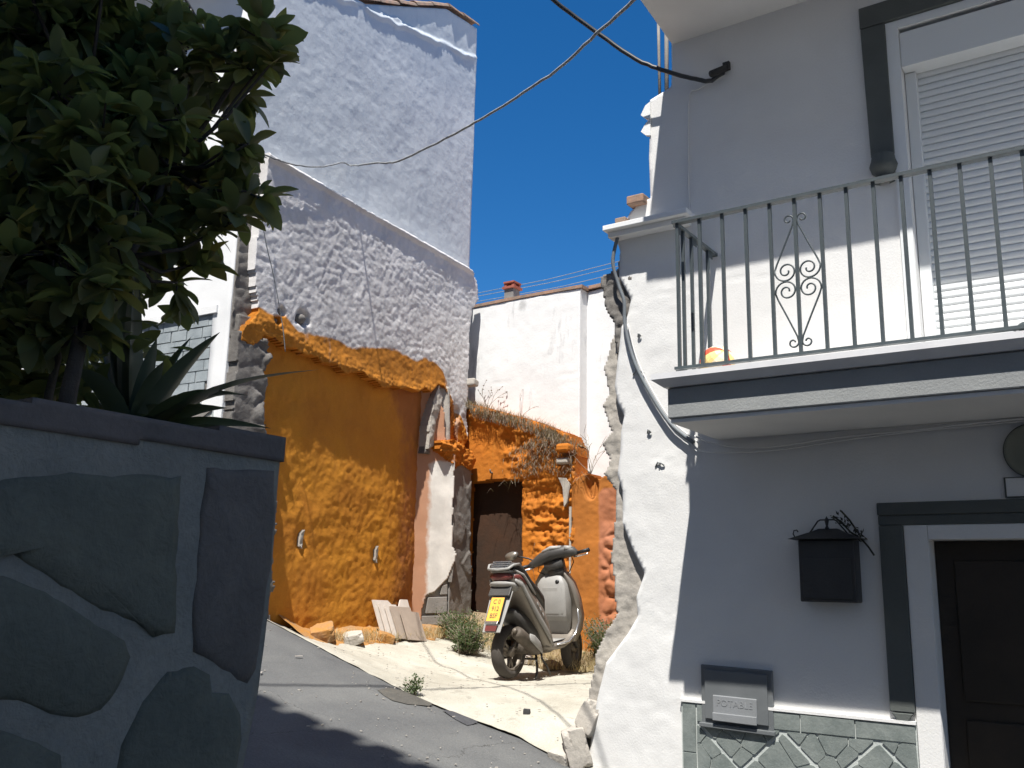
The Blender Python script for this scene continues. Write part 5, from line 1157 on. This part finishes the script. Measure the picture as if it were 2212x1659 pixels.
def leg(hw, x, z, th, curl):
    n = 12; r_ = []
    for k in range(n + 1):
        y = -hw + 2 * hw * k / n; r_.append((x - curl * (abs(y) / hw) ** 2.2, y, z))
    return r_ + [(p[0] + th, p[1] * .97, p[2]) for p in r_[::-1]]
mb = MB(); mb.loft([leg(.175, .90, .30, .08, -.02), leg(.215, .94, .42, .09, -.03), leg(.25, .95, .55, .09, .0), leg(.235, .92, .72, .13, .04), leg(.20, .87, .88, .14, .05), leg(.12, .84, 1.0, .11, .03), leg(.07, .82, 1.05, .08, .01)]); P_('leg_shield', mb, M_sil)
for s_ in (-1, 1):
    mb = MB(); mb.tube([(.60, s_ * .175, .285), (.80, s_ * .19, .30), (.92, s_ * .205, .38), (.955, s_ * .225, .50), (.93, s_ * .225, .62)], [.008, .012, .013, .012, .006], 8); P_('shield_edge', mb, M_chrome)
mb = MB()
def boxring(x, z, hw, dep):
    return [(x, -hw, z), (x - dep * .8, -hw * .95, z), (x - dep, -hw * .6, z), (x - dep, hw * .6, z), (x - dep * .8, hw * .95, z), (x, hw, z)]
mb.loft([boxring(.94, .36, .12, .05), boxring(.93, .50, .155, .08), boxring(.92, .54, .165, .13), boxring(.91, .68, .17, .14), boxring(.885, .86, .165, .12), boxring(.87, .93, .12, .08), boxring(.86, .97, .07, .03)]); P_('inner_panel', mb, M_sil2, bevel=.006)
mb = MB(); mb.loft([boxring(.85, .56, .135, .065), boxring(.85, .575, .14, .07), boxring(.835, .82, .14, .07), boxring(.83, .83, .135, .065)]); P_('glovebox_lid', mb, M_sil2, bevel=.004)
mb = MB(); mb.lathe([(0, 0), (.02, 0), (.02, .012), (0, .014)], (.775, -.085, .88), 12, Matrix.Rotation(R(-90), 4, 'Y')); P_('ignition_lock', mb, M_black)
mb = MB(); mb.loft([ell(.98, 0, .46, .12, .05), ell(1.02, 0, .56, .16, .15), ell(1.03, 0, .70, .16, .19, tilt=-.25), ell(1.10, 0, .66, .10, .13, tilt=-.25), ell(1.15, 0, .60, .04, .05)]); P_('front_apron', mb, M_sil)
mb = MB(); mb.tube([(.83, 0, 1.04), (.98, 0, .66), (1.06, 0, .42)], .028, 8)
for s_ in (-1, 1): mb.tube([(1.06, s_ * .06, .50), (1.19, s_ * .072, .23)], .019, 8)
mb.tube([(1.06, -.07, .48), (1.06, .07, .48)], .024, 8); P_('fork', mb, M_dkp)
mb = MB(); rings = []
for k in range(7):
    a = R(20 + 15 * k); rings.append([(1.20 - .262 * math.cos(a), y, .23 + .262 * math.sin(a) - .02 * (abs(y) / .06) ** 2) for y in (-.068, -.06, -.03, 0, .03, .06, .068)])
vs = [p for r_ in rings for p in r_]; vs2 = [(1.2 + (x - 1.2) * .96, y, .23 + (z - .23) * .96) for x, y, z in vs]
fs = [(i * 7 + k, i * 7 + k + 1, (i + 1) * 7 + k + 1, (i + 1) * 7 + k) for i in range(6) for k in range(6)]
mb.add(vs, fs, True); mb.add(vs2, [f[::-1] for f in fs], True); P_('front_mudguard', mb, M_sil)
hb = empty('handlebar', (.82, -.03, 1.08), rot=(R(-13), 0, R(8))); hb.parent = sc
def H(name, mb, m, bevel=0): return mb.build(name, m, hb, local=True, bevel=bevel)
def elly(y, xc, zc, hx, hz, n=16, q=.8):
    return [(xc + hx * math.copysign(abs(math.cos(2 * math.pi * k / n)) ** q, math.cos(2 * math.pi * k / n)), y, zc + hz * math.copysign(abs(math.sin(2 * math.pi * k / n)) ** q, math.sin(2 * math.pi * k / n))) for k in range(n)]
mb = MB(); mb.loft([elly(-.27, -.02, .03, .026, .024), elly(-.24, -.01, .05, .055, .045), elly(-.15, .01, .07, .10, .062), elly(0, .02, .08, .13, .072), elly(.13, .01, .06, .095, .062), elly(.22, -.01, .035, .05, .040), elly(.27, -.02, .02, .026, .026)]); H('cowl', mb, M_dkp)
mb = MB(); mb.loft([elly(-.12, -.045, .115, .045, .020), elly(-.02, -.05, .13, .06, .026), elly(.08, -.045, .115, .045, .018)]); H('instrument_pod', mb, M_sil2)
mb = MB(); mb.loft([elly(-.10, -.02, -.03, .045, .05), elly(.10, -.02, -.03, .045, .05)]); mb.loft([elly(-.08, .02, -.09, .055, .06), elly(.08, .02, -.09, .055, .06)]); H('steering_shroud', mb, M_dkp)
mb = MB(); mb.loft([elly(-.225, -.035, .085, .03, .022), elly(-.165, -.05, .095, .045, .030)]); H('switch_block', mb, M_sil2)
for s_ in (-1, 1):
    mb = MB(); mb.tube([(-.02, s_ * .25, .025), (-.07, s_ * .40, .018)], [.017, .019], 10); mb.tube([(-.07, s_ * .40, .018), (-.073, s_ * .41, .018)], [.022, .022], 10); H('grip', mb, M_black)
    mb = MB(); mb.tube([(-.02, s_ * .22, -.005), (-.05, s_ * .28, -.012), (-.085, s_ * .38, -.018), (-.09, s_ * .40, -.018)], [.009, .010, .009, .009], 6); H('brake_lever', mb, M_chrome)
    mb = MB(); mb.tube([(.03, s_ * .18, .02), (.0, s_ * .20, -.05), (.05, s_ * .12, -.12), (.08, s_ * .04, -.16)], .005, 5); H('brake_hose', mb, M_black)
mr = empty('mirror', (-.0, .2, .05)); mr.parent = hb
mb = MB(); mb.tube([(0, 0, 0), (.0, .07, .05), (-.01, .13, .08), (-.02, .17, .095)], .008, 7); mb.build('stalk', M_black, mr, local=True)
def oval(dx, q, dz=0): return [(-.03 + dx, .235 + .078 * q * math.cos(a) * (1 + .15 * math.sin(a)), .115 + .046 * q * math.sin(a)) for a in [2 * math.pi * k / 18 for k in range(18)]]
mb = MB(); mb.loft([oval(-.012, .92), oval(-.010, 1.0), oval(.010, .95), oval(.022, .6)]); mb.build('shell', M_dkp, mr, local=True)
mb = MB(); mb.loft([oval(-.0145, .9), oval(-.013, .9)]); mb.build('glass', mat('dusty_mirror_glass', (.28, .25, .21), rough=.3, metal=.5, fine=.1), mr, local=True)

# ------------------------------------------------------------------ slabs leaning on the niche wall
M_sl1 = mat('dusty_white_slab', (.62, .56, .50), (.52, .46, .40), rough=.7, scale=6, fine=.2)
M_sl2 = mat('beige_tile', (.38, .31, .25), (.33, .27, .22), rough=.6, scale=6, fine=.2)
def slab(poly, x, y, lean, m, label, tilt, th=.014):
    """tile standing on edge with its bottom on the ground, leaning back on the niche wall"""
    base = Vector((x, y, gz(x, y) + .03)); yaw = R(95)
    M = Matrix.Translation(base) @ Matrix.Rotation(yaw, 4, 'Z') @ Matrix.Rotation(-lean, 4, 'X') @ Matrix.Rotation(tilt, 4, 'Y')
    n = len(poly); vs = [M @ Vector((px_, d, z)) for d in (0, th) for px_, z in poly]
    mb = MB(); mb.add(vs, [tuple(range(n)), tuple(range(n, 2 * n))[::-1]] + [(i, i + n, (i + 1) % n + n, (i + 1) % n) for i in range(n)])
    return tag(mb.build('slab', m, at=tuple(base)), label, 'tile slab', 'tile slabs leaning on the ochre niche wall')
slab([(0, 0), (.62, 0), (.63, .42), (.50, .42), (.45, .36), (.42, .30), (.33, .34), (.26, .40), (0, .40)], -6.66, 7.52, R(24), M_sl1, 'rearmost cracked white slab with a torn upper corner', R(2))
slab([(0, 0), (.30, 0), (.30, .37), (0, .37)], -6.62, 7.56, R(25), M_sl1, 'whitish slab second from the back of the leaning stack', R(3))
slab([(0, 0), (.32, 0), (.32, .36), (0, .36)], -6.585, 7.62, R(25.5), M_sl1, 'pale slab in the middle of the leaning stack', R(3))
slab([(0, 0), (.36, 0), (.36, .36), (0, .36)], -6.555, 7.67, R(26), M_sl2, 'beige slab second from the front of the leaning stack', R(3))
slab([(0, 0), (.32, 0), (.32, .33), (0, .33)], -6.51, 7.76, R(27), M_sl2, 'frontmost beige brown slab of the leaning stack', R(6))

# ------------------------------------------------------------------ weeds and stones in the yard
def shrub(base, r_, h, n, m, label, seed, cat='weed', flat_=1):
    t = empty('weed', tuple(base), label, cat)
    rnd = random.Random(seed); mb = MB(); st_ = MB()
    for i in range(max(6, n // 30)):
        a = rnd.uniform(0, 6.28); q = r_ * rnd.uniform(.2, 1); e = Vector((base[0] + math.cos(a) * q, base[1] + math.sin(a) * q, base[2] + h * rnd.uniform(.4, 1))); b0 = Vector(base) + Vector((rnd.gauss(0, r_ * .25), rnd.gauss(0, r_ * .25), 0)); md = b0.lerp(e, .5) + Vector((0, 0, .05 * h)); st_.tube([b0, md, e], .003, 4)
        for k in range(30):
            u = rnd.uniform(.15, 1.05); p = b0.lerp(e, u) + Vector((rnd.gauss(0, .022), rnd.gauss(0, .022), rnd.gauss(0, .016))); d = Vector((rnd.gauss(0, 1), rnd.gauss(0, 1), rnd.gauss(.5, .6))).normalized() * rnd.uniform(.02, .05); s = d.cross(Vector((rnd.gauss(0, 1), rnd.gauss(0, 1), 1))).normalized() * rnd.uniform(.0035, .008)
            mb.add([p, p + d * .5 + s, p + d, p + d * .5 - s], [(0, 1, 2, 3)])
    st_.build('stems', M_dry, t); tag(mb.build('leaves', m, t), kind='stuff')
    return t
def at_z(x, y, dz=0): return (x, y, gz(x, y) + dz)
shrub(at_z(-6.50, 8.60), .26, .30, 2600, M_weed, 'leafy green weed at the foot of the concrete post', 31)
shrub(at_z(-6.02, 8.15), .26, .30, 3000, M_weed, 'bushy grey green weed between the post and the scooter', 32)
shrub(at_z(-5.90, 8.75), .26, .48, 2400, M_weed, 'taller straggly weed in front of the dark doorway', 33)
shrub(at_z(-4.85, 9.05), .34, .46, 3600, M_weed, 'green weed bush behind the front wheel of the scooter', 34)
shrub(at_z(-4.25, 8.6), .26, .36, 2400, M_weed, 'low dark weed at the torn end of the right house', 35)
shrub((-4.90, 5.93, gz(-4.9, 5.95) - .01), .07, .13, 240, M_weed, 'small dark sprig growing in the crack at the street edge', 36)
def bd(x0, x1, y0, y1):
    def f(rnd):
        x = rnd.uniform(x0, x1); y = rnd.uniform(y0, y1); return (x, y, gz(x, y) + .01)
    return f
o = blades('dry_grass', bd(-6.8, -6.55, 6.8, 8.9), 1500, .13, .9, .002, M_straw, at=at_z(-6.6, 8), seed=41, curl=1.2, droop=.4); tag(o, 'pale straw along the foot of the ochre niche wall', kind='stuff')
o = blades('dry_grass', bd(-6.8, -4.0, 8.45, 9.25), 4500, .17, .9, .0022, M_straw, at=at_z(-5.5, 8.9), seed=42, curl=1.2, droop=.5); tag(o, 'dry straw among the weeds in front of the ochre wall', kind='stuff')
def rock(name, c, r_, seed, m, label=None, cat=None, group=None, flat_=.6):
    rnd = random.Random(seed); bm = bmesh.new(); bmesh.ops.create_icosphere(bm, subdivisions=4, radius=1)
    ph = [rnd.uniform(0, 9) for _ in range(3)]
    for v in bm.verts:
        p = v.co; k = 1 + .30 * float(vn(p.x * 1.7 + ph[0], p.y * 1.7 + ph[1], p.z * 1.7 + ph[2])) + .16 * abs(float(vn(p.x * 4 + ph[0], p.y * 4, p.z * 4))) + .05 * float(vn(p.x * 11, p.y * 11 + ph[1], p.z * 11)); q = p * k
        q = Vector([max(-.72, min(.72, t)) + .15 * t for t in q]); v.co = Vector((q.x * r_, q.y * r_ * .8, q.z * r_ * flat_))
    me = bpy.data.meshes.new(name); bm.to_mesh(me); bm.free(); me.materials.append(m)
    o = bpy.data.objects.new(name, me); COL.objects.link(o); o.location = c; o.rotation_euler = (rnd.uniform(-.3, .3), rnd.uniform(-.3, .3), rnd.uniform(0, 6))
    return tag(o, label, cat, group)
rock('stone', at_z(-5.62, 8.50, .03), .15, 1, M_sl1, 'pinkish flat stone among the weeds left of the scooter', 'stone', flat_=.4)
rock('stone', at_z(-5.30, 8.6, .02), .12, 2, M_dirt, 'brown stone behind the rear wheel of the scooter', 'stone', flat_=.4)
rock('stone', at_z(-6.15, 8.45, .02), .10, 3, M_sl1, 'pale rounded stone beside the post weed', 'stone', flat_=.5)
rock('stone', at_z(-6.62, 6.62, .05), .16, 4, M_dirt_o, 'ochre stained stone at the street end of the niche', 'stone', flat_=.5)
rock('stone', at_z(-6.58, 7.0, .04), .14, 5, M_torn, 'grey stone in the rubble below the niche', 'stone', flat_=.5)
rock('stone', at_z(-6.60, 7.5, .03), .10, 6, M_dirt_o, 'small ochre lump near the leaning slabs', 'stone', flat_=.6)
rock('rubble_block', (-3.47, 6.0, .50), .12, 7, M_torn, 'jagged grey rubble block at the foot of the torn white wall', 'stone', flat_=1.3)
rock('rubble_block', (-3.55, 5.97, .42), .11, 8, M_torn, 'pale broken lump beside the street at the torn wall foot', 'stone', flat_=.8)
rock('rubble_block', (-3.38, 6.04, .70), .09, 9, M_torn, 'upper rubble piece wedged against the torn white wall', 'stone', flat_=1.6)
rock('pebble', at_z(-4.05, 6.25, .012), .03, 11, M_gap, 'small dark crumpled scrap on the pale concrete', 'debris', flat_=.8)
mb = MB(); rnd = random.Random(50)
for i in range(420):
    if rnd.random() < .6: x, y = rnd.uniform(-6.6, -3.4), rnd.uniform(6.0, 8.6)
    else: x, y = rnd.uniform(-6.8, -3.0), rnd.uniform(4.5, 5.9)
    z = gz(x, y) + (.012 if y > 5.95 else .006); s = rnd.uniform(.003, .011); a = rnd.uniform(0, 6.3); M = Matrix.Rotation(a, 3, 'Z')
    mb.box((x, y, z), (s * rnd.uniform(1, 2.5), s, s * .6), M)
tag(mb.build('gravel', M_torn, at=(-5, 6, .7)), 'scattered grit and crumbs of plaster on the yard and street', kind='stuff')
for i, (x, y, l) in enumerate(((-5.95, 5.05, .12), (-5.75, 5.5, .06), (-5.5, 4.9, .05), (-6.1, 5.4, .04))):
    z = gz(x, y) + .02; mb = MB(); mb.box((x, y, z), (l, l * .25, .004), Matrix.Rotation(.2 + i, 3, 'Z'))
    tag(mb.build('paper_scrap', M_sl1, at=(x, y, z)), ['longest pale paper strip on the asphalt', 'small pale scrap near the yard edge', 'pale fleck nearest the shadow edge', 'tiny pale scrap farthest up the street'][i], 'litter')

# ------------------------------------------------------------------ tall house across the street, behind the camera: its eave shades the street
ob = empty('house', (-3, -4, 0), 'tall white house across the street with clay tile eave, behind the camera', 'house')
mb = MB(); mb.b2((-16, -7, -.6), (9, -.92, 11.35)); mb.build('walls', M_facade, ob)
mb = MB(); mb.b2((-16.2, -.96, 11.36), (9.2, -.26, 11.46)); mb.build('eave', M_facade, ob)
mb = MB(); mb.add([(-16.2, -7, 13.4), (9.2, -7, 13.4), (9.2, -.3, 11.47), (-16.2, -.3, 11.47), (-16.2, -7, 11.3), (9.2, -7, 11.3)], [(0, 3, 2, 1), (0, 4, 3), (1, 2, 5), (0, 1, 5, 4)]); mb.build('roof', M_terra, ob)
mb = MB()
vs, fs = half_tile(.7, .15, .02, 7, .85)
for k in range(72):
    x = -16 + .35 * k
    mb.add([(x + p[1], -.17 - p[0], 11.44 + p[0] * .28 + p[2]) for p in vs], fs)
tag(mb.build('roof_tiles', M_terra, ob), kind='stuff')
for x in (-13, -9.5, -6, -2.5, 1, 4.5):
    for z in (3.2, 6.2, 9.0):
        if x == -2.5 and z < 5: continue
        w_ = empty('window', (x, -.9, z)); w_.parent = ob; w_.location = Vector((x, -.9, z)) - ob.location
        mb = MB(); mb.b2((x - .5, -.93, z - .6), (x + .5, -.90, z + .6)); mb.build('frame', M_dark_trim, w_)
        mb = MB(); mb.b2((x - .42, -.92, z - .52), (x + .42, -.885, z + .52)); mb.build('pane', M_black, w_)
